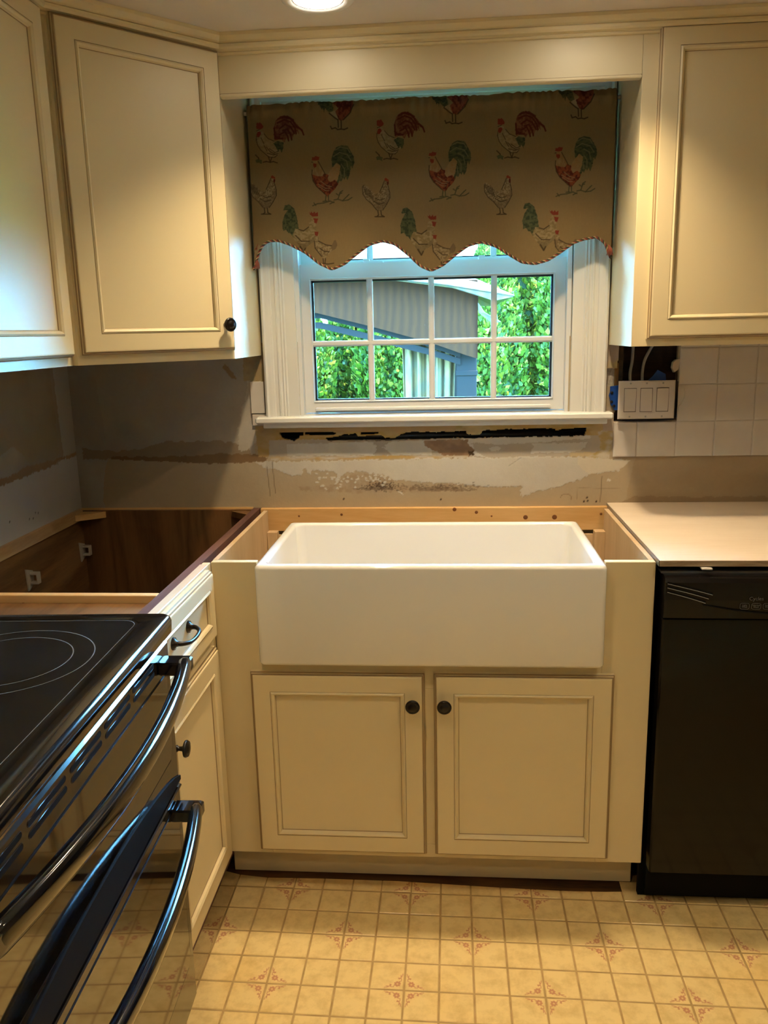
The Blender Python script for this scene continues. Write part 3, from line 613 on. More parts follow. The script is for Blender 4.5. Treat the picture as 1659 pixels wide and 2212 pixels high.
# ---------------- farmhouse sink ----------------
X0,X1,Y0,Y1=.1285,.9235,-.648,-.205; sk=MB(); L=[]
def ring(i,z,r): return rrect(X0+i,X1-i,Y0+i,Y1-i,max(r-i*.6,.006),z,5)
L.append(ring(.010,.634,.012)); L.append(ring(.003,.636,.012)); L.append(ring(0,.642,.012)); L.append(ring(0,.868,.012))
for k in range(1,6):
    a=math.pi/2*k/5; L.append(ring(.010*(1-math.cos(a)),.868+.010*math.sin(a),.014))
wt=.024
for k in range(0,6):
    a=math.pi/2*k/5; L.append(rrect(X0+wt-.008+.008*math.sin(a),X1-wt+.008-.008*math.sin(a),Y0+wt-.008+.008*math.sin(a),Y1-wt+.008-.008*math.sin(a),.022,.870+.008*math.cos(a),5))
L.append(rrect(X0+wt+.006,X1-wt-.006,Y0+wt+.006,Y1-wt-.006,.026,.72,5))
for k in range(0,6):
    a=math.pi/2*k/5; q=.008+.03*(1-math.cos(a)); L.append(rrect(X0+wt+q,X1-wt-q,Y0+wt+q,Y1-wt-q,.03,.69-.03*math.sin(a),5))
sk.loops(L,cap0=True,cap1=True,smooth=True)
s=thing('farmhouse_sink',(.526,-.43,.634),'large white apron-front farmhouse sink set in the cream base cabinet','sink')
obj('basin',sk,PORC,s)
obj('drain',MB().lathe([(.055,0),(.055,.002),(.040,.001),(.038,-.0)],(.526,-.43,.6605),(0,0,1),24),METAL,s)

# ---------------- corner cabinet (old, open) ----------------
cc=thing('corner_cabinet',(-.3,-.4,0),'open topless corner base cabinet with dark oak-veneer inside','cabinet')
obj('back_panel',MB().box(-.566,-.024,-.018,-.004,.05,.872),OAK,cc)
obj('top_rim',MB().box(-.575,-.024,-.0035,-.0005,.05,.878),PINE,cc)
obj('side_panel',MB().box(XL+.006,-.562,-.84,-.018,.05,.872),OAK_Y,cc)
obj('side_panel',MB().box(-.022,-.001,-1.05,-.004,.05,.876),MAROON,cc)
obj('bottom_panel',MB().box(-.562,-.022,-.84,-.018,.05,.065),OAK,cc)
obj('wall_rail',MB().bbox(XL+.004,-.557,-.845,-.02,.846,.880,.001),PINE_Y,cc)
fb=obj('front_rail',MB().bbox(-.562,-.0225,-.860,-.841,.780,.876,.0012),PINE,cc)
obj('knot',MB().lathe([(.0055,0),(.004,.0004),(.001,.0005)],(-.308,-.860,.855),(0,-1,0),10),KNOT,fb); obj('knot',MB().lathe([(.009,0),(.006,.0004),(.001,.0005)],(-.155,-.860,.838),(0,-1,0),10),KNOT,fb)
obj('corner_block',MB().prism([(-.562,-.018),(-.562,-.075),(-.555,-.075),(-.485,-.026),(-.485,-.018)],.852,.870,axis='z'),PINE,cc)
obj('corner_block',MB().prism([(-.024,-.018),(-.085,-.018),(-.085,-.026),(-.03,-.07),(-.024,-.07)],.852,.870,axis='z'),OAK,cc)
for i,(x,y,z) in enumerate(((-.561,-.045,.752),(-.561,-.37,.762))):
    c=MB(); c.prism([(y-.018,z+.030),(y+.016,z+.018),(y+.018,z-.018),(y-.014,z-.032)],x,x+.004,axis='x')
    c.bbox(x+.002,x+.026,y-.004,y+.014,z-.016,z-.010,.001); c.bbox(x+.002,x+.026,y-.004,y+.014,z+.010,z+.016,.001); c.bbox(x+.022,x+.026,y-.004,y+.014,z-.012,z+.012,.001)
    o=obj('shelf_clip',c,CLIP,cc)

# ---------------- left drawer base cabinet ----------------
lc=thing('drawer_base_cabinet',(-.2,-.85,0),'narrow cream base cabinet with one drawer and door beside the black range','cabinet')
XF=.018
obj('face_frame',MB().bbox(0,XF,-1.062,-.632,.114,.876,.001),[CREAM],lc)
obj('frame_top',MB().box(-.0005,XF-.001,-1.06,-.632,.876,.8768),MAPLE_Y,lc)
obj('cabinet_box',MB().box(-.56,-.0225,-1.06,-.862,.05,.86),OAK_Y,lc)
obj('filler_strip',MB().bbox(.0,.0178,-.6315,-.611,.114,.8755,.0008),CREAM,lc)
obj('toe_kick',MB().box(-.06,-.05,-1.06,-.56,0,.114),CREAM,lc)
MD=T(XF,-1.035,0,math.pi/2)   # local x -> +y world, front (-y local) -> +x world
dd=add_door(lc,MD@T(0,0,.709),.38,.161,fw=.036,name='drawer')
dk=add_door(lc,MD@T(0,0,.140),.38,.546,fw=.047)
add_knob(dk,MD,.050,.603)
# bow pull
pm=MB(); xc=XF+.014
for yc in (-.835,-.931):
    pm.lathe([(.013,0),(.013,.002),(.0105,.004),(.0105,.005),(.006,.008),(.0055,.012)],(xc-.0025,yc,.800),(1,0,0),20)
    for j in range(16):
        a=2*math.pi*j/16; cy,cz=yc+.0118*math.cos(a),.800+.0118*math.sin(a); r=.0012
        pm.add([(xc+.0015,cy+r,cz),(xc+.0015,cy-r,cz),(xc+.0015,cy,cz+r),(xc+.0015,cy,cz-r),(xc+.003,cy,cz)],[(0,2,4),(2,1,4),(1,3,4),(3,0,4)])
pth=crv([(xc+.006,-.835,.800),(xc+.017,-.838,.799),(xc+.027,-.852,.797),(xc+.030,-.883,.796),(xc+.027,-.914,.797),(xc+.017,-.928,.799),(xc+.006,-.931,.800)],5)
pm.tube(pth,[.0055-.0015*math.sin(math.pi*i/(len(pth)-1)) for i in range(len(pth))],10)
obj('pull_handle',pm,BRONZE,dd)

# ---------------- upper cabinets ----------------
ZT=2.060
uc=thing('corner_wall_cabinet',(-.2,-.2,1.334),'cream diagonal corner wall cabinet left of the window with dark round knob','cabinet')
body=[(.027,-.002),(.027,-.31),(-.253,-.61),(XL+.001,-.61),(XL+.001,-.002)]
obj('cabinet_box',MB().prism(body,1.334,ZT+.01,axis='z'),CREAM,uc)
ang=math.atan2(.30,.28)
Dm=Matrix.Translation((-.253,-.61,0))@Matrix.Rotation(ang,4,'Z')
Wd=math.hypot(.28,.30)
d=add_door(uc,Dm@T(.006,0,1.356),Wd-.022+.012,2.052-1.356,fw=.046); add_knob(d,Dm,Wd-.033,1.419)
ul=thing('left_wall_cabinet',(-.4,-.84,1.334),'cream wall cabinet at the far left of the frame, seen at a slant','cabinet')
obj('cabinet_box',MB().box(XL+.001,-.265,-1.09,-.6105,1.334,ZT+.01),CREAM,ul)
d=add_door(ul,T(-.265,-1.08,1.353,math.pi/2),.448,2.055-1.353,fw=.046); add_knob(d,T(-.265,-1.08,0,math.pi/2),.03,1.42)
ur=thing('right_wall_cabinet',(1.4,-.15,1.343),'cream wall cabinet right of the window above the white wall tiles','cabinet')
obj('cabinet_box',MB().bbox(1.0265,1.95,-.305,-.010,1.343,ZT+.01,.001),CREAM,ur)
d=add_door(ur,T(1.061,-.305,1.361),.43,2.060-1.361,fw=.045); add_knob(d,T(0,-.305,0),1.46,1.42)
add_door(ur,T(1.497,-.305,1.361),.43,2.060-1.361,fw=.045)
# fascia board over the window + crown
fa=tag(obj('trim_1',MB().bbox(.0275,1.026,-.305,-.286,1.962,ZT+.01,.001),CREAM),'cream fascia board bridging the wall cabinets over the window',kind='structure')
obj('bead',MB().bbox(.0275,1.026,-.3095,-.286,1.9545,1.9618,.002),CREAM,fa); obj('glaze_line',MB().box(.0275,1.026,-.3058,-.3,1.9612,1.9632),GLAZE,fa)
path=[(-.265,-1.1),(-.265,-.6155),(.0225,-.3085),(.03,-.305),(1.95,-.305)]
path=[(-.265,-1.1),(-.265,-.6153),(.0285,-.305),(1.95,-.305)]
prof=[(0,2.046),(.006,2.047),(.010,2.050),(.0085,2.0525),(.012,2.054),(.020,2.055),(.024,2.059),(.026,2.064),(.0235,2.0665),(.030,2.070),(.040,2.078),(.043,ZC-.0005),(0,ZC-.0005)]
cr_=MB(); L=[]
for k in range(len(path)):
    p=Vector(path[k]); nrm=[]
    for a,b in ((k-1,k),(k,k+1)):
        if a<0 or b>=len(path): continue
        dv=(Vector(path[b])-Vector(path[a])).normalized(); nrm.append(Vector((dv.y,-dv.x)))
    nn=sum(nrm,Vector((0,0))); nn.normalize(); sc=1/max(nn.dot(nrm[0]),.3)
    L.append([(p.x+nn.x*o_*sc,p.y+nn.y*o_*sc,z) for o_,z in prof])
cr_.loops(L,cap0=True,cap1=True); tag(obj('trim_2',cr_,CREAM),'cream stepped crown moulding running along the wall cabinets',kind='structure')

# ---------------- plywood counter and dishwasher ----------------
pw=thing('plywood_counter',(1.5,-.32,.870),'bare plywood sheet lying as counter over the dishwasher','countertop')
obj('plywood_sheet',MB().bbox(1.039,2.5,-.630,-.002,.8832,.885,.0004),PLY,pw); obj('plywood_core',MB().box(1.0395,2.499,-.6297,-.004,.871,.8832),PLYEDGE,pw)
mb=MB(); mb.box(1.0375,1.0388,-.628,-.01,.871,.8845); obj('daylight_edge_strip',mb,METAL,pw)  # grey strip paints the bluish daylight on the plywood's left edge
dw=thing('dishwasher',(1.345,-.33,0),'black dishwasher under the plywood counter right of the sink cabinet','dishwasher')
obj('tub',MB().box(1.052,1.648,-.60,-.05,.02,.852),BLKM,dw)
obj('top_flange',MB().box(1.046,1.65,-.62,-.55,.8525,.858),METAL,dw)
pn=MB(); xA,xB=1.0485,1.648
def prof_dw(z): 
    return -.645
cpn=MB(); L=[]
for z,y in ((.756,-.640),(.757,-.646),(.80,-.650),(.84,-.650),(.8495,-.646),(.853,-.636),(.853,-.60),(.756,-.60)):
    L.append([(xA+(.004 if k==0 else 0)*0+((xB-xA)*k/8),y-.004*math.sin(math.pi*k/8)*(1 if y<-.63 else 0),z) for k in range(9)])
cpn.loops([list(c) for c in zip(*L)],cap0=True,cap1=True); cp=obj('control_panel',cpn,DWB2,dw)
obj('door_panel',MB().bbox(xA,xB,-.640,-.602,.107,.7545,.004),DWB,dw)
obj('kick_plate',MB().box(1.040,1.65,-.575,-.56,.0,.105),BLKM,dw)
obj('mounting_tab',MB().box(1.128,1.150,-.64,-.60,.8665,.8695),CAN,dw)
yv=-.6515
def cy(x): return -.650-.004*math.sin(math.pi*(x-xA)/(xB-xA))
v=MB()
for k,(zs,xe) in enumerate((((.837,.829,.821,.812),1.150),((.8275,.820,.812,.803),1.142),((.8175,.810,.802,.793),1.136))):
    pts=[(1.053+(xe-1.053)*i/3,cy(1.053+(xe-1.053)*i/3)-.0008,z) for i,z in enumerate(zs)]
    c=crv(pts,5); v.loops([[(p.x,p.y,p.z) for p in c],[(p.x,p.y+.0002,p.z+.0011) for p in c]],closed=False)
    v2=MB(); v2.loops([[(p.x,p.y+.0003,p.z+.0011) for p in c],[(p.x,p.y+.0005,p.z+.0055) for p in c]],closed=False); obj('vent_slot',v2,BLKM,cp)
obj('vent_edge',v,LINE,cp)
v=MB(); pts=[(x,cy(x)-.001,z) for x,z in ((1.13,.790),(1.17,.783),(1.23,.774),(1.30,.768),(1.37,.767),(1.45,.771),(1.56,.788))]; c=crv(pts,5); v.tube(c,.0012,6); obj('panel_groove',v,BLKM,cp)
def text(body,x,y,z,size,mat,parent,rot=(math.pi/2,0,0),align='CENTER'):
    cu=bpy.data.curves.new('text','FONT'); cu.body=body; cu.size=size; cu.align_x=align; cu.extrude=.0001; cu.space_line=.8
    o=bpy.data.objects.new('text',cu); COL.objects.link(o); dg=bpy.context.evaluated_depsgraph_get(); me=bpy.data.meshes.new_from_object(o.evaluated_get(dg)); bpy.data.objects.remove(o)
    me.materials.append(mat); q=link('lettering',me,parent,(x,y,z)); q.rotation_euler=rot; return q
text('Cycles',1.243,cy(1.243)-.0012,.8015,.0115,GREYP,cp)
for k,s_ in enumerate(('Light\nWash','Normal\nWash','Speed\nWash','Pots\nPans','Rinse\nOnly')):
    x=1.219+.0245*k; b=MB(); c=[(p[0],cy(p[0])-.0010,p[1]) for p in [(q[0],q[1]) for q in [(a,b_) for a,b_,_ in rrect(x-.0098,x+.0098,.781,.7945,.004,0,3)]]]
    b.tube(c+[c[0]],.0004,4); obj('button',b,GREYP,cp); text(s_,x,cy(x)-.0012,.7885,.0052,GREYP,cp)

# ---------------- range ----------------
RG=thing('range',(.075,-1.073,0),'black double-oven electric range with glass cooktop at lower left','stove',rotz=.039,local=True)
W_=.762
obj('range_body',MB().box(-.62,-.035,-W_+.003,-.003,.02,.875),BLKM,RG)
ct=MB(); L=[rrect(-.63,.006,-W_,0,.010,.880,5),rrect(-.63,.010,-W_,0,.014,.884,5),rrect(-.63,.0125,-W_,0,.016,.905,5),rrect(-.63,.0105,-W_+.002,-.002,.015,.912,5),rrect(-.628,.005,-W_+.007,-.007,.012,.9158,5),rrect(-.60,-.030,-W_+.032,-.032,.032,.9165,5),rrect(-.598,-.032,-W_+.034,-.034,.031,.9150,5)]
ct.loops(L,cap0=True,smooth=True); ctop=obj('cooktop_frame',ct,BLK,RG)
g=MB(); g.loops([rrect(-.598,-.032,-W_+.034,-.034,.031,.9138,5),rrect(-.598,-.032,-W_+.034,-.034,.031,.9150,5)],cap1=True); gls=obj('cooktop_glass',g,COOK,ctop)
def wl(x,y): 
    v=Matrix.Rotation(-.039,2)@Vector((x-.075,y+1.073)); return v.x,v.y
def ringm(cx,cy,r,w=.0009,n=72):
    m=MB(); m.loops([[(cx+rr*math.cos(2*math.pi*k/n),cy+rr*math.sin(2*math.pi*k/n),.9153) for k in range(n)] for rr in (r-w,r+w)]); return m
cx,cy_=wl(-.100,-1.295)
for r in (.129,.097): obj('burner_ring',ringm(cx,cy_,r),GREYP,ctop)
for (a,b,r) in ((cx-.30,cy_-.02,.085),(cx,cy_-.36,.10),(cx-.30,cy_-.36,.075)): obj('burner_ring',ringm(a,b,r),GREYP,ctop)
o=obj('cooktop_border',MB().loops([rrect(-.594,-.036,-W_+.038,-.038,.028,.9152,5),rrect(-.5928,-.0372,-W_+.0392,-.0392,.027,.9152,5)]),GREYP,ctop)
# fascia lip under the cooktop
obj('cooling_vent',MB().box(-.03,-.006,-W_+.01,-.01,.870,.8795),BLKM,RG)
vt=MB()
for k in range(60): vt.box(-.0065,-.002,-.012-.0122*k-.006,-.012-.0122*k,.8735,.8790)
o=obj('vent_fins',vt,BLK,RG); o['kind']='stuff'
def oven_door(z0,z1,gz0,gz1,seam,name,hz):
    d=obj(name,MB().bbox(-.034,0,-W_+.006,-.006,z0,z1,.004),BLK,RG)
    pl=[(-.030,gz0+.02),(-.045,gz0),(-W_+.045,gz0),(-W_+.030,gz0+.02),(-W_+.030,gz1),(-.030,gz1)]
    p2=[(-.0265,gz0+.0185),(-.0435,gz0-.0035),(-W_+.0435,gz0-.0035),(-W_+.0265,gz0+.0185),(-W_+.0265,gz1+.0035),(-.0265,gz1+.0035)]
    m=MB(); m.prism(pl,-.001,.0012,axis='x'); obj('door_glass',m,GLASSB,d)
    m=MB(); m.prism(p2,-.001,.0003,axis='x'); obj('glass_seam',m,BLKM,d)
    # bow handle
    n=28; L=[]
    for k in range(n+1):
        t=k/n; y=-.035-(W_-.070)*t; bow=.034+.040*math.sin(math.pi*t)**.8; e=min(t,1-t); th=.021 if e>.02 else .021*(.72+.28*e/.02)
        zc=hz; w=.013
        sec=[]
        for q in range(14):
            a=2*math.pi*q/14; sx=math.copysign(abs(math.cos(a))**.75,math.cos(a)); sz=math.copysign(abs(math.sin(a))**.8,math.sin(a)); sec.append((bow+w*sx+(.004*sz),y,zc+th*sz))
        L.append(sec)
    h=MB(); h.loops(L,cap0=True,cap1=True,smooth=True); ho=obj('handle',h,BLK,d)
    for yy in (-.052,-W_+.052):
        m=MB(); m.bbox(-.001,.052,yy-.020,yy+.018,hz-.008,hz+.016,.003); obj('handle_mount',m,BLK,ho)
    return d
up=oven_door(.592,.868,.655,.812,True,'upper_oven_door',.833)
lo_=oven_door(.128,.580,.222,.560,True,'lower_oven_door',.553)
# vent slots of the upper door: two rows
for r,(z) in enumerate((.853,.8385)):
    for k in range(6):
        ya=-.090-.118*k; yb=ya-.104; rr=.0042
        pts=[(ya-rr+rr*math.sin(t),z+rr*math.cos(t)) for t in np.linspace(0,math.pi,6)]+[(yb+rr-rr*math.sin(t),z-rr*math.cos(t)) for t in np.linspace(0,math.pi,6)]
        m=MB(); m.tube([(.0002,a,b) for a,b in pts]+[(.0002,*pts[0])],.0005,5); obj('slot_rim',m,BLK,up)
        m=MB(); m.prism(pts,-.001,.0005,axis='x'); obj('vent_slot',m,BLKM,up)
# curved dark border along the bottom of the upper door
arc=[(-.006,.594)]+[(-.006-(W_-.012)*k/24,.602+.048*math.sin(math.pi*k/24)**.7) for k in range(25)]+[(-W_+.006,.594)]
obj('door_border',MB().prism(arc,.0,.003,axis='x'),BLKM,up)
obj('door_edge',MB().bbox(-.03,.004,-W_+.006,-.006,.5805,.5865,.002),BLK,RG)
obj('storage_kick',MB().box(-.10,-.04,-W_+.01,-.01,.0,.12),BLKM,RG)

# ---------------- curtain valance ----------------
VB=[(.034,1.578),(.037,1.569),(.046,1.598),(.061,1.632),(.080,1.645),(.106,1.647),(.140,1.635),(.182,1.613),(.22,1.582),(.255,1.565),(.29,1.578),(.324,1.603),(.36,1.628),(.397,1.637),(.43,1.628),(.464,1.601),(.50,1.567),(.529,1.554),(.56,1.567),(.597,1.595),(.63,1.617),(.666,1.626),(.705,1.614),(.741,1.590),(.775,1.569),(.810,1.564),(.845,1.573),(.877,1.592),(.91,1.615),(.938,1.625),(.974,1.630),(.997,1.613),(1.011,1.570)]
vbx=np.array([p[0] for p in VB[1:]]); vbz=np.array([p[1] for p in VB[1:]])
def smooth_interp(x):
    y=np.interp(x,vbx,vbz); acc=y*0
    for d_ in (-.006,-.003,0,.003,.006): acc=acc+np.interp(x+d_,vbx,vbz)
    return acc/5
def valx(px): return .037+(px-550)*(1.011-.037)/(1318-550)*0
def Wv(px,py):  # place on the fabric for a spot of the print
    k=.00122; x=.5260+(px-934)*(.001216); z=1.990-(py-213)*.001178-(px-934)*.000040*1.18
    x=x+(py-213)*( (px-934)/934*-.0)  ; return (x,z)
# affine-ish map fitted on the rectified fabric
VA=[(523,232,.027,1.990),(1343,195,1.025,1.989),(550,584,.037,1.569),(1318,560,1.011,1.570),(553,243,.064,1.975),(1073,232,.705,1.961),(675,315,.213,1.886),(926,305,.525,1.886),(1198,293,.856,1.886),(538,380,.035,1.817),(1045,380,.671,1.794),(610,440,.124,1.742),(865,448,.447,1.722),(932,585,.529,1.554),(1128,437,.774,1.724)]
A_=np.array([[1,a/1000,b/1000,a*b/1e6,(a/1000)**2,(b/1000)**2] for a,b,_,_ in VA]); cxf=np.linalg.lstsq(A_,np.array([v[2] for v in VA]),rcond=None)[0]; czf=np.linalg.lstsq(A_,np.array([v[3] for v in VA]),rcond=None)[0]
def Wv(px,py):
    q=np.array([1,px/1000,py/1000,px*py/1e6,(px/1000)**2,(py/1000)**2]); return (float(q@cxf),float(q@czf))
st=.00125; nxv=int(.985/st)+1; nzv=int(.436/st)+1
ux=np.linspace(.030,1.021,nxv); vv=np.linspace(0,1,nzv)
UX,VV=np.meshgrid(ux,vv); zb_=smooth_interp(UX); zt_=1.992+.0022*np.abs(np.sin(UX*130+3*np.sin(UX*31)))
ZZ=zb_+(zt_-zb_)*VV
CLOTH=(.20,.138,.062); cvv=Canvas(UX,ZZ,CLOTH)
DG=(.030,.042,.022); RED=(.075,.014,.009); RED2=(.17,.028,.016); OCH=(.25,.165,.075); PALE=(.245,.185,.10); INK=(.045,.030,.014); OL=(.075,.080,.035)
def mk(ox,oy,s,dx,dy):
    return lambda pts:[Wv(ox+a/s+dx,oy+b/s+dy) for a,b in pts]
def feathers(t,pts,w,col,op=.9): cvv.stroke(t(pts),w*1.45,col,min(1,op*1.15))
def roosterA(dx,dy):
    t=mk(780,220,5.925,dx,dy)
    cvv.poly(t([(225,320),(200,420),(210,480),(250,570),(330,640),(370,670),(440,672),(500,610),(540,560),(545,480),(430,465),(380,450),(320,410),(280,340),(250,318)]),PALE,col2=(.20,.145,.07),cf=(160,260))
    cvv.poly(t([(430,440),(420,300),(450,200),(500,150),(560,137),(640,160),(700,220),(760,290),(800,330),(815,395),(790,350),(745,320),(750,380),(720,340),(710,400),(690,350),(660,460),(640,380),(615,470),(590,420),(560,480),(520,440),(490,440),(440,460)]),(.17,.075,.035),rag=.001,col2=(.10,.03,.017),cf=(200,200))
    for st_ in ([(480,180),(560,150),(640,180),(690,230),(730,300)],[(470,230),(560,190),(640,220),(700,300),(715,370)],[(500,300),(570,250),(640,280),(690,370)],[(430,300),(440,430),(500,410)],[(540,330),(600,310),(640,380),(655,450)],[(500,380),(570,340),(600,400),(615,460)],[(740,290),(790,330),(812,390)],[(520,165),(600,150),(680,200)],[(430,380),(480,430),(540,430)]): feathers(t,st_,.0019,RED)
    cvv.poly(t([(500,150),(560,137),(640,160),(690,215),(640,190),(560,170)]),RED)
    cvv.poly(t([(420,490),(470,460),(550,480),(545,560),(525,610),(500,570),(480,600),(450,540)]),DG,rag=.001,col2=OL,cf=(200,300))
    cvv.poly(t([(200,300),(200,240),(215,225),(230,235),(245,222),(262,235),(290,275),(285,300),(250,315),(215,308)]),RED2,rag=.0008)
    cvv.poly(t([(235,340),(255,345),(262,370),(240,410),(215,415),(203,385),(215,350)]),RED2)
    cvv.stroke(t([(205,330),(222,325),(245,318)]),.0012,INK)
    for st_ in ([(203,400),(200,450),(220,520),(260,580),(330,640),(370,670),(440,670),(470,640)],[(300,370),(350,430),(430,465)],[(340,620),(420,640),(480,620)],[(370,560),(440,610),(490,590)],[(330,540),(380,600),(440,630)],[(260,420),(300,500)],[(300,520),(340,590)]): feathers(t,st_,.0009,INK,.8)
    for st_ in ([(355,660),(375,720)],[(400,670),(380,735)],[(290,735),(330,725),(380,735),(420,725),(470,742)],[(190,640),(230,680),(250,740)]): feathers(t,st_,.0013,INK,.8)
    cvv.poly(t([(190,710),(215,695),(250,700),(275,710),(270,760),(240,740),(205,745)]),OL,rag=.001)
def roosterB(dx,dy):
    t=mk(780,220,5.925,dx,dy)
    cvv.poly(t([(1130,790),(1115,680),(1140,580),(1180,520),(1240,495),(1320,505),(1360,570),(1400,640),(1410,720),(1385,800),(1365,760),(1350,880),(1320,945),(1300,900),(1285,940),(1265,910),(1245,965),(1220,950),(1200,1000),(1180,960),(1215,850),(1230,760),(1180,720)]),DG,rag=.001,col2=OL,cf=(120,260))
    for st_ in ([(1160,560),(1230,520),(1320,540),(1350,590)],[(1140,640),(1220,590),(1320,620),(1370,700)],[(1240,660),(1310,700),(1330,800)],[(1240,740),(1280,800),(1280,900)],[(1230,830),(1240,920)]): feathers(t,st_,.0012,(.14,.13,.07),.7)
    cvv.poly(t([(880,705),(940,700),(985,750),(1010,830),(1050,880),(1000,930),(880,900),(872,850),(900,800)]),OCH,col2=(.22,.13,.05),cf=(300,90))
    cvv.poly(t([(1060,890),(1130,780),(1180,730),(1230,760),(1220,850),(1190,960),(1120,980),(1060,960)]),OCH,rag=.001,col2=(.25,.15,.06),cf=(220,220))
    cvv.poly(t([(872,880),(950,900),(1000,900),(1020,860),(1080,880),(1070,930),(1100,970),(1160,940),(1190,970),(1205,1000),(1170,1050),(1120,1100),(1075,1160),(1040,1130),(980,1080),(920,1020),(880,950)]),RED,rag=.0014,col2=(.20,.05,.02),cf=(200,200))
    for st_ in ([(950,1000),(1040,1050),(1100,1050)],[(960,1030),(1040,1080),(1090,1080)],[(980,960),(1060,1020),(1120,1030)]): feathers(t,st_,.0010,OCH,.6)
    for st_ in ([(873,820),(870,880),(885,960),(930,1030),(1040,1130)],[(950,710),(1000,800),(1040,875)]): feathers(t,st_,.0011,INK,.8)
    cvv.poly(t([(868,690),(875,655),(895,662),(915,640),(935,648),(965,650),(960,690),(920,700),(880,700)]),RED2,rag=.001)
    cvv.poly(t([(885,735),(930,740),(930,780),(905,795),(885,770)]),(.17,.03,.015))
    cvv.stroke(t([(865,720),(885,720)]),.0013,INK)
    for st_ in ([(1050,1140),(1042,1210)],[(1078,1140),(1082,1210)],[(880,1275),(940,1250),(1020,1240),(1100,1215),(1150,1235)],[(1150,1200),(1200,1190),(1260,1210),(1330,1200),(1380,1168)],[(1200,1190),(1230,1100),(1260,1080)],[(1210,1140),(1180,1120)],[(1220,1120),(1250,1110)],[(1260,1210),(1320,1150),(1340,1130)],[(895,1240),(920,1270)],[(1100,1250),(1150,1225)],[(1010,1220),(1060,1215)]): feathers(t,st_,.0014,(.06,.055,.025),.8)
def henC(dx,dy):
    t=mk(780,220,5.925,dx,dy)
    cvv.poly(t([(300,1010),(340,1015),(345,1070),(365,1160),(370,1230),(330,1310),(280,1380),(250,1400),(200,1390),(140,1310),(60,1240),(20,1170),(15,1090),(40,1060),(100,1100),(150,1150),(180,1180),(240,1160),(270,1080)]),PALE,rag=.0008,col2=(.13,.09,.04),cf=(420,420))
    cvv.poly(t([(350,1100),(368,1160),(370,1230),(330,1310),(280,1380),(250,1400),(200,1390),(140,1310),(200,1300),(300,1270),(340,1180)]),(.12,.08,.04),op=.55,rag=.002,freq=400)
    for k in range(5): feathers(t,[(30+22*k,1075+16*k),(45+22*k,1130+14*k),(70+22*k,1190+14*k)],.0009,INK,.8)
    for st_ in ([(20,1090),(25,1180),(70,1250),(140,1310),(200,1385)],[(240,1155),(275,1075),(300,1010)],[(180,1230),(240,1260),(300,1240)],[(160,1270),(230,1310),(300,1290)],[(345,1070),(368,1160),(370,1230),(330,1310),(280,1385)]): feathers(t,st_,.0010,INK,.8)
    cvv.poly(t([(300,985),(315,972),(330,980),(355,1000),(352,1020),(305,1010)]),(.18,.03,.015)); cvv.poly(t([(328,1020),(354,1020),(352,1068),(330,1060)]),RED)
    for st_ in ([(215,1390),(225,1450),(200,1470)],[(255,1395),(262,1450),(290,1465)],[(180,1470),(300,1470)]): feathers(t,st_,.0014,INK,.8)
def pairD(dx,dy):
    t=mk(580,420,3.95,dx,dy)
    cvv.poly(t([(128,130),(140,95),(175,85),(220,120),(245,200),(258,290),(240,400),(205,360),(185,330),(170,330),(150,300),(125,310),(118,240),(135,180),(165,130),(130,140)]),DG,rag=.001,col2=OL,cf=(200,200))
    cvv.poly(t([(375,195),(400,240),(412,280),(405,340),(390,400),(340,440),(300,475),(265,445),(225,400),(205,350),(230,290),(260,300),(300,310),(340,280),(360,210)]),PALE,rag=.001,col2=(.17,.125,.055),cf=(180,260))
    cvv.poly(t([(400,350),(395,400),(340,440),(300,475),(265,445),(240,410),(300,420),(360,390)]),(.11,.085,.04),op=.6,rag=.002)
    cvv.poly(t([(348,150),(360,165),(368,148),(380,165),(395,148),(405,165),(425,153),(425,190),(380,192),(358,175)]),RED2); cvv.poly(t([(388,205),(427,210),(415,250),(395,245)]),RED2)
    feathers(t,[(270,445),(298,490)],.0020,INK,.8); feathers(t,[(315,460),(300,490)],.0018,INK,.8)
    cvv.poly(t([(405,355),(425,350),(440,400),(490,430),(540,440),(560,400),(575,390),(592,430),(580,465),(540,490),(500,530),(480,560),(455,530),(415,490),(393,430)]),PALE,rag=.001,col2=(.15,.105,.05),cf=(300,300))
    cvv.poly(t([(540,440),(560,400),(575,390),(592,430),(580,465),(545,480)]),(.13,.09,.045),rag=.001)
    cvv.poly(t([(395,320),(430,322),(422,358),(400,352)]),RED2)
    for st_ in ([(393,400),(400,460),(455,530)],[(430,400),(490,432),(540,440)],[(468,550),(472,590)],[(490,550),(484,592)],[(465,590),(510,596),(560,590)],[(260,300),(300,312),(345,280)],[(230,350),(280,400),(350,400)],[(440,460),(480,490),(520,490)]): feathers(t,st_,.0013,INK,.8)
def partE(dx,dy):
    t=mk(1180,180,7.9,dx,dy)
    cvv.poly(t([(195,130),(440,135),(480,300),(430,330),(380,300),(330,240),(315,320),(295,250),(280,280),(250,220),(235,200),(210,190)]),DG,rag=.001,col2=OL,cf=(150,250))
    cvv.poly(t([(400,330),(500,400),(560,430),(620,440),(720,340),(600,300),(480,280)]),PALE,rag=.001)
    cvv.poly(t([(440,130),(800,110),(815,190),(760,310),(690,380),(620,450),(560,430),(520,350),(500,300),(560,250)]),RED,rag=.0015,col2=(.17,.05,.025),cf=(200,160))
    for st_ in ([(545,430),(552,560)],[(598,440),(602,570)],[(420,545),(440,590),(500,570),(540,600),(600,590),(650,600),(710,575)],[(400,330),(500,405),(540,430)],[(815,190),(760,310),(640,430)]): feathers(t,st_,.0015,INK,.85)
for dx,dy in ((-260,13),(0,0),(261,-2)): roosterA(dx,dy-(0 if dx!=-260 else 6))
for dx,dy in ((-252,10),(0,0),(272,-10)): roosterB(dx,dy)
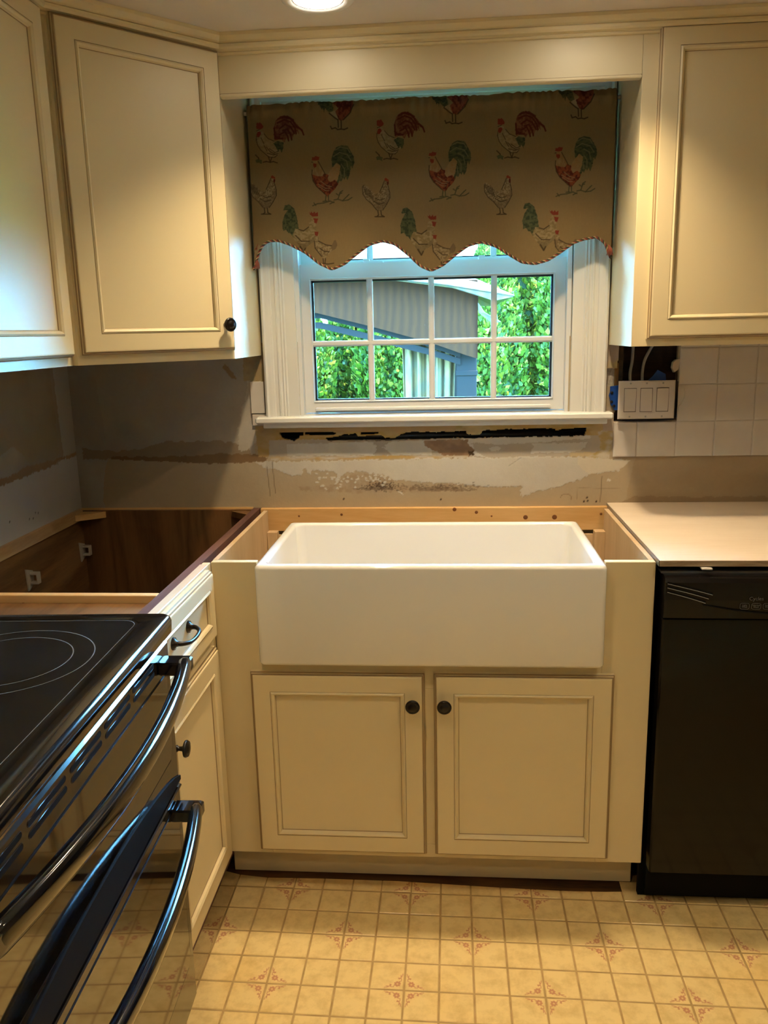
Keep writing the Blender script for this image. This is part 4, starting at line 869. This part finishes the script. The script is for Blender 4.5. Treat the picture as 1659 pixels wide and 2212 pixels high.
for dx,dy in ((-245,-5),(0,0),(263,-5),(545,-10)): henC(dx,dy)
for dx,dy in ((0,0),(255,7),(518,-3)): pairD(dx,dy)
for dx,dy in ((0,0),(-272,12),(-519,24)): partE(dx,dy)
cvv.poly([Wv(*p) for p in ((549,545),(557,528),(566,535),(562,560),(566,575),(556,582),(552,565))],RED2,rag=.001,col2=PALE,cf=(200,200))
fold=.0045*np.sin(UX*21+.6)*(.3+.7*VV)+.003*np.sin(UX*47+1.3)*VV
top=np.clip((VV-.86)/.14,0,1); rip=.0028*np.sin(UX*235+4*np.sin(UX*23))*top
bul=-.006*np.exp(-((VV-.955)/.035)**2)
flare=-.006*np.sin(UX*2*math.pi/.27+1.0)*(1-VV)**2
YY=-.078+fold+rip+bul+flare
e=np.minimum(UX-.030,1.021-UX); YY=YY+.045*np.clip(1-e/.010,0,1)**1.5
weave=(1+.07*(vnoise(UX*1500,ZZ*140,5)-.5)+.05*(vnoise(UX*300,ZZ*900,6)-.5))[...,None]
CF=np.clip(cvv.C*weave,0,1)
CLM=vcmat('printed rooster fabric',rough=.9,trans=.18,bump=.15,bscale=700)
vt_=thing('window_valance',(.526,-.078,1.554),'scalloped beige valance with printed roosters hung across the kitchen window top','curtain')
me=gridmesh('fabric',np.stack([UX,YY,ZZ],-1),nxv,nzv,[CLM],CF); o=link('fabric',me,vt_); o.location=-ABS[vt_]; o['label']='beige fabric printed with roosters and hens'
s4=slice(None,None,6); V2=np.stack([UX,YY+.004,ZZ-.001],-1)[s4,s4]; LIN=newmat('lining',(.50,.46,.38),.9)
me=gridmesh('lining',V2,V2.shape[1],V2.shape[0],[LIN]); o=link('lining',me,vt_); o.location=-ABS[vt_]
obj('rod',MB().tube([(.029,-.066,1.975),(1.024,-.066,1.975)],.005,10),CAN,vt_)
# twisted cord along the hem
xs_=np.linspace(.035,1.012,760); xs_=np.concatenate([[.0345]*1,xs_]); pts=[]
hz=smooth_interp(xs_)
def ysurf(x,v=0): 
    return float(-.078+.0045*math.sin(x*21+.6)*.3-.006*math.sin(x*2*math.pi/.27+1.0))
P=[Vector((x,ysurf(x)-.001,z-.001)) for x,z in zip(xs_,hz)]
arc=[0]
for a,b in zip(P[:-1],P[1:]): arc.append(arc[-1]+(b-a).length)
tot=arc[-1]; n=900; res=[]
ax=np.array([p.x for p in P]); ay=np.array([p.y for p in P]); az=np.array([p.z for p in P]); aa=np.array(arc); sN=np.linspace(0,tot,n)
res=[Vector((float(np.interp(s,aa,ax)),float(np.interp(s,aa,ay)),float(np.interp(s,aa,az)))) for s in sN]
for k,(nm,c) in enumerate((('red',(.20,.03,.02)),('tan',(.40,.27,.14)),('green',(.03,.045,.025)))):
    st_=[]
    for i,p in enumerate(res):
        t=(res[min(i+1,n-1)]-res[max(i-1,0)]).normalized(); a=Vector((0,1,0)); b=t.cross(a); ph=2*math.pi*(sN[i]/.015+k/3)
        st_.append(p+(a*math.cos(ph)+b*math.sin(ph))*.0018)
    o=obj('cord',MB().tube(st_,.0018,5),newmat('cord '+nm,c,.8),vt_); o['label']=nm+' strand of the twisted hem cord'
tas=MB()
for k in range(9): tas.tube([(.046,-.084,1.600),(.044+.001*k,-.086-.0008*(k%3),1.588),(.036+.0022*k,-.085,1.572)],.0008,4)
obj('tassel',tas,newmat('tassel thread',(.32,.09,.06),.8),vt_); tas=MB()
for k in range(9): tas.tube([(1.003,-.084,1.608),(1.004+.001*k,-.086-.0008*(k%3),1.596),(.998+.0022*k,-.085,1.580)],.0008,4)
obj('tassel',tas,newmat('tassel thread',(.32,.09,.06),.8),vt_)

# ---------------- garden ----------------
GRS=newmat('lawn',(.06,.16,.02),.9); noisy(GRS,(.04,.12,.015),(.10,.22,.03),4,4)
tag(obj('lawn',MB().box(-14,16,.3,26,-.75,-.6),GRS),'green lawn outside the window',kind='structure')
tag(obj('wall_outside',MB().box(-5,6,.141,.16,-.6,1.10),newmat('siding',(.6,.6,.58),.7)),'outer siding below the window',kind='structure')
LEAF=vcmat('arborvitae leaves',rough=.55,trans=.45)
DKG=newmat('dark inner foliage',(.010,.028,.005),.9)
def hedge_tree(x,y,h,r,seed,label):
    rg_=np.random.default_rng(seed); n=26000
    t=thing('arborvitae',(x,y,-.6),label,'tree','arborvitae hedge behind the gazebo')
    obj('trunk',MB().tube([(x,y,-.62),(x,y,h*.5)],.05,8),newmat('bark',(.09,.06,.04),.9),t)
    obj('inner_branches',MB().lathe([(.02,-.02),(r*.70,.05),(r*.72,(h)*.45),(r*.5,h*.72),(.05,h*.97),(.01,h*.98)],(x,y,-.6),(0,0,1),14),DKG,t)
    v=rg_.random(n)**.9; th=rg_.random(n)*2*math.pi
    prof=np.minimum(1,(1-v)*2.2+.12)*(.9+.1*np.sin(v*9))
    lump=.8+.35*fbm(th*3+seed,v*9,seed,3)*1.2
    R_=r*prof*lump*(.80+.25*rg_.random(n))
    px=x+R_*np.cos(th); py=y+R_*np.sin(th); pz=-.6+v*h
    s=.018+.026*rg_.random(n)
    # each spray: a small bent quad pointing up and outwards
    up=np.stack([.5*np.cos(th)+.5*rg_.normal(size=n),.5*np.sin(th)+.5*rg_.normal(size=n),.9+.4*rg_.normal(size=n)],-1); up/=np.linalg.norm(up,axis=1)[:,None]
    sd=np.cross(up,np.stack([np.cos(th)+.6*rg_.normal(size=n),np.sin(th)+.6*rg_.normal(size=n),.3*rg_.normal(size=n)],-1)); sd/=np.linalg.norm(sd,axis=1)[:,None]
    C0=np.stack([px,py,pz],-1); 
    Q=np.stack([C0-up*s[:,None]*.9,C0+sd*s[:,None]*.75,C0+up*s[:,None]*1.2,C0-sd*s[:,None]*.75],1)
    me=bpy.data.meshes.new('foliage'); me.vertices.add(4*n); me.vertices.foreach_set('co',(Q.reshape(-1,3)-np.array([x,y,-.6])).astype(np.float32).ravel())
    me.loops.add(4*n); me.loops.foreach_set('vertex_index',np.arange(4*n,dtype=np.int32)); me.polygons.add(n); me.polygons.foreach_set('loop_start',np.arange(0,4*n,4,dtype=np.int32)); me.polygons.foreach_set('loop_total',np.full(n,4,dtype=np.int32))
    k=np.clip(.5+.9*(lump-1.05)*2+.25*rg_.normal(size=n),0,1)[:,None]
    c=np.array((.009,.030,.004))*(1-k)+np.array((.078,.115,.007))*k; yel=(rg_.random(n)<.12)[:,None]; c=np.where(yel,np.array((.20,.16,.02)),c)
    at=me.color_attributes.new('print','FLOAT_COLOR','POINT'); cc_=np.ones((4*n,4),np.float32); cc_[:,:3]=np.repeat(c,4,0); at.data.foreach_set('color',cc_.ravel())
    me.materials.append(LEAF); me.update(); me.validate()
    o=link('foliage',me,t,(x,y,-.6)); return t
names_=['leftmost arborvitae of the front row, beyond the window view','arborvitae behind the left panes of the window','arborvitae seen between left panes and the curtain','arborvitae just right of the gazebo post','tall arborvitae behind the rightmost panes','arborvitae at the right end of the front row']
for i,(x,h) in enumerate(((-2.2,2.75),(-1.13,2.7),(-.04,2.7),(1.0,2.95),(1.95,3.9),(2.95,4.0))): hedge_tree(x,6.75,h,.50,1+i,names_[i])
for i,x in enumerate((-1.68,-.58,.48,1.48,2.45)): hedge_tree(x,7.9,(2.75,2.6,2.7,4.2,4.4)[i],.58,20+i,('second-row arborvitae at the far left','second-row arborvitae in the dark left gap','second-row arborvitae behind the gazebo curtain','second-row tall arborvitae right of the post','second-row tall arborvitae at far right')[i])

gz_=thing('gazebo',(-.3,4.3,-.6),'garden gazebo with taupe fabric canopy, dark frame and tied curtain','gazebo')
FAB=newmat('taupe canopy fabric',(.05,.045,.04),.9); N,L,b=nodes(FAB)
tc=N.new('ShaderNodeTexCoord'); wv=N.new('ShaderNodeTexWave'); wv.inputs['Scale'].default_value=6; wv.inputs['Distortion'].default_value=3; cr=N.new('ShaderNodeValToRGB'); cr.color_ramp.elements[0].color=(.019,.0065,.0032,1); cr.color_ramp.elements[1].color=(.025,.008,.0032,1); b.inputs['Specular IOR Level'].default_value=.05
L.new(tc.outputs['Object'],wv.inputs['Vector']); L.new(wv.outputs['Fac'],cr.inputs[0]); L.new(cr.outputs[0],b.inputs['Base Color'])
ROOF=newmat('pale striped roof fabric',(.5,.5,.48),.9); N,L,b=nodes(ROOF)
tc=N.new('ShaderNodeTexCoord'); wv=N.new('ShaderNodeTexWave'); wv.inputs['Scale'].default_value=4; cr=N.new('ShaderNodeValToRGB'); cr.color_ramp.elements[0].color=(.05,.035,.025,1); cr.color_ramp.elements[1].color=(.08,.04,.018,1)
L.new(tc.outputs['Object'],wv.inputs['Vector']); L.new(wv.outputs['Fac'],cr.inputs[0]); L.new(cr.outputs[0],b.inputs['Base Color'])
FRM=newmat('blue-grey metal frame',(.006,.005,.005),.8,spec=.1)
def skirt_z(x): return float(np.interp(x,[-2.2,-1.6,-.9,-.28,.07,.456,.75],[1.212,1.40,1.53,1.525,1.432,1.321,1.212]))
sk_=MB(); n=40; bt=[]; tp=[]
for i in range(n+1):
    x=-2.2+(2.96)*i/n; bt.append((x,3.0+.012*math.sin(x*9),skirt_z(x))); tp.append((x,3.03,1.72-.02*max(0,(x-.1))))
bt2=[(x,y+.006,z) for x,y,z in bt]; tp2=[(x,y+.006,z) for x,y,z in tp]
sk_.loops([bt,tp,tp2,bt2,bt],closed=False); obj('canopy_skirt',sk_,FAB,gz_)
sd=MB(); L=[[(.755+o,3.0+2.6*k/10,(1.212+.31*math.sin(math.pi*k/10))) for k in range(11)] for o in (0,)]; L.append([(.765,3.0+2.6*k/10,1.70) for k in range(11)]); sd.loops(L,closed=False); obj('canopy_skirt',sd,FAB,gz_)
rf=MB(); ap=(-.72,4.3,2.45); e0=[(-2.35,2.88,1.74),(.12,2.88,1.735),(.55,2.88,1.68),(.985,2.90,1.60)]; 
rf.add([*e0,ap,(.80,2.95,1.62)],[(0,1,4),(1,2,4),(2,3,4)])
rf.add([(.985,2.90,1.60),(1.0,5.75,1.62),ap,(-2.35,5.75,1.74),(-2.35,2.88,1.74)],[(0,1,2),(1,3,2),(3,4,2)])
rf.add([(.12,2.90,1.730),(.55,2.90,1.675),(.975,2.91,1.595),(.86,2.92,1.575),(.60,2.94,1.66)],[(0,1,2,3,4)])
o=obj('canopy_roof',rf,ROOF,gz_); md=o.modifiers.new('t','SOLIDIFY'); md.thickness=.006
fl=MB(); fl.add([(.76,2.99,1.56),(.80,2.97,1.50),(.90,2.95,1.44),(.86,2.99,1.43),(.765,3.01,1.50)],[(0,1,2,3,4)]); o=obj('canopy_flap',fl,ROOF,gz_); o.modifiers.new('t','SOLIDIFY').thickness=.006
for x,y in ((.69,3.12),(-2.1,3.12),(.69,5.5),(-2.1,5.5)):
    p=obj('post',MB().bbox(x-.066,x+.066,y-.05,y+.05,-.6,1.40,.004),FRM,gz_); obj('post_collar',MB().bbox(x-.072,x+.072,y-.056,y+.056,1.10,1.135,.004),FRM,p)
for dz,hh,nm in ((-.02,.022,'upper'),(-.062,.028,'lower')):
    bm_=MB(); L=[]
    for i in range(25):
        x=-2.1+(2.75)*i/24; z=skirt_z(x)+dz+.012-(.02 if nm=='lower' else 0)*math.sin(math.pi*i/24); L.append([(x,3.06,z-hh),(x,3.10,z-hh),(x,3.10,z+.012),(x,3.06,z+.012)])
    bm_.loops(L,cap0=True,cap1=True); obj('arched_beam',bm_,FRM,gz_)
CUR=newmat('curtain cloth',(.30,.30,.20),.9); N,L,b=nodes(CUR)
tc=N.new('ShaderNodeTexCoord'); nz_=N.new('ShaderNodeTexNoise'); nz_.inputs['Scale'].default_value=9; cr=N.new('ShaderNodeValToRGB'); cr.color_ramp.elements[0].position=.4; cr.color_ramp.elements[1].position=.6; cr.color_ramp.elements[0].color=(.055,.038,.017,1); cr.color_ramp.elements[1].color=(.085,.042,.011,1)
L.new(tc.outputs['Object'],nz_.inputs['Vector']); L.new(nz_.outputs['Fac'],cr.inputs[0]); L.new(cr.outputs[0],b.inputs['Base Color'])
cu=MB(); L=[]
for k in range(13):
    z=1.36-1.6*k/12; pinch=1-.05*math.sin(math.pi*k/12*.9); row=[]
    for i in range(61):
        t=i/60; x=.262+(.36)*t*pinch+.015*k/12*(1-t); row.append((x,3.17+.030*math.sin(t*34+.5*math.sin(k*.5))+.012*math.sin(t*75),z))
    L.append(row)
cu.loops(L,closed=False,smooth=True); o=obj('curtain',cu,CUR,gz_); o.modifiers.new('t','SOLIDIFY').thickness=.004
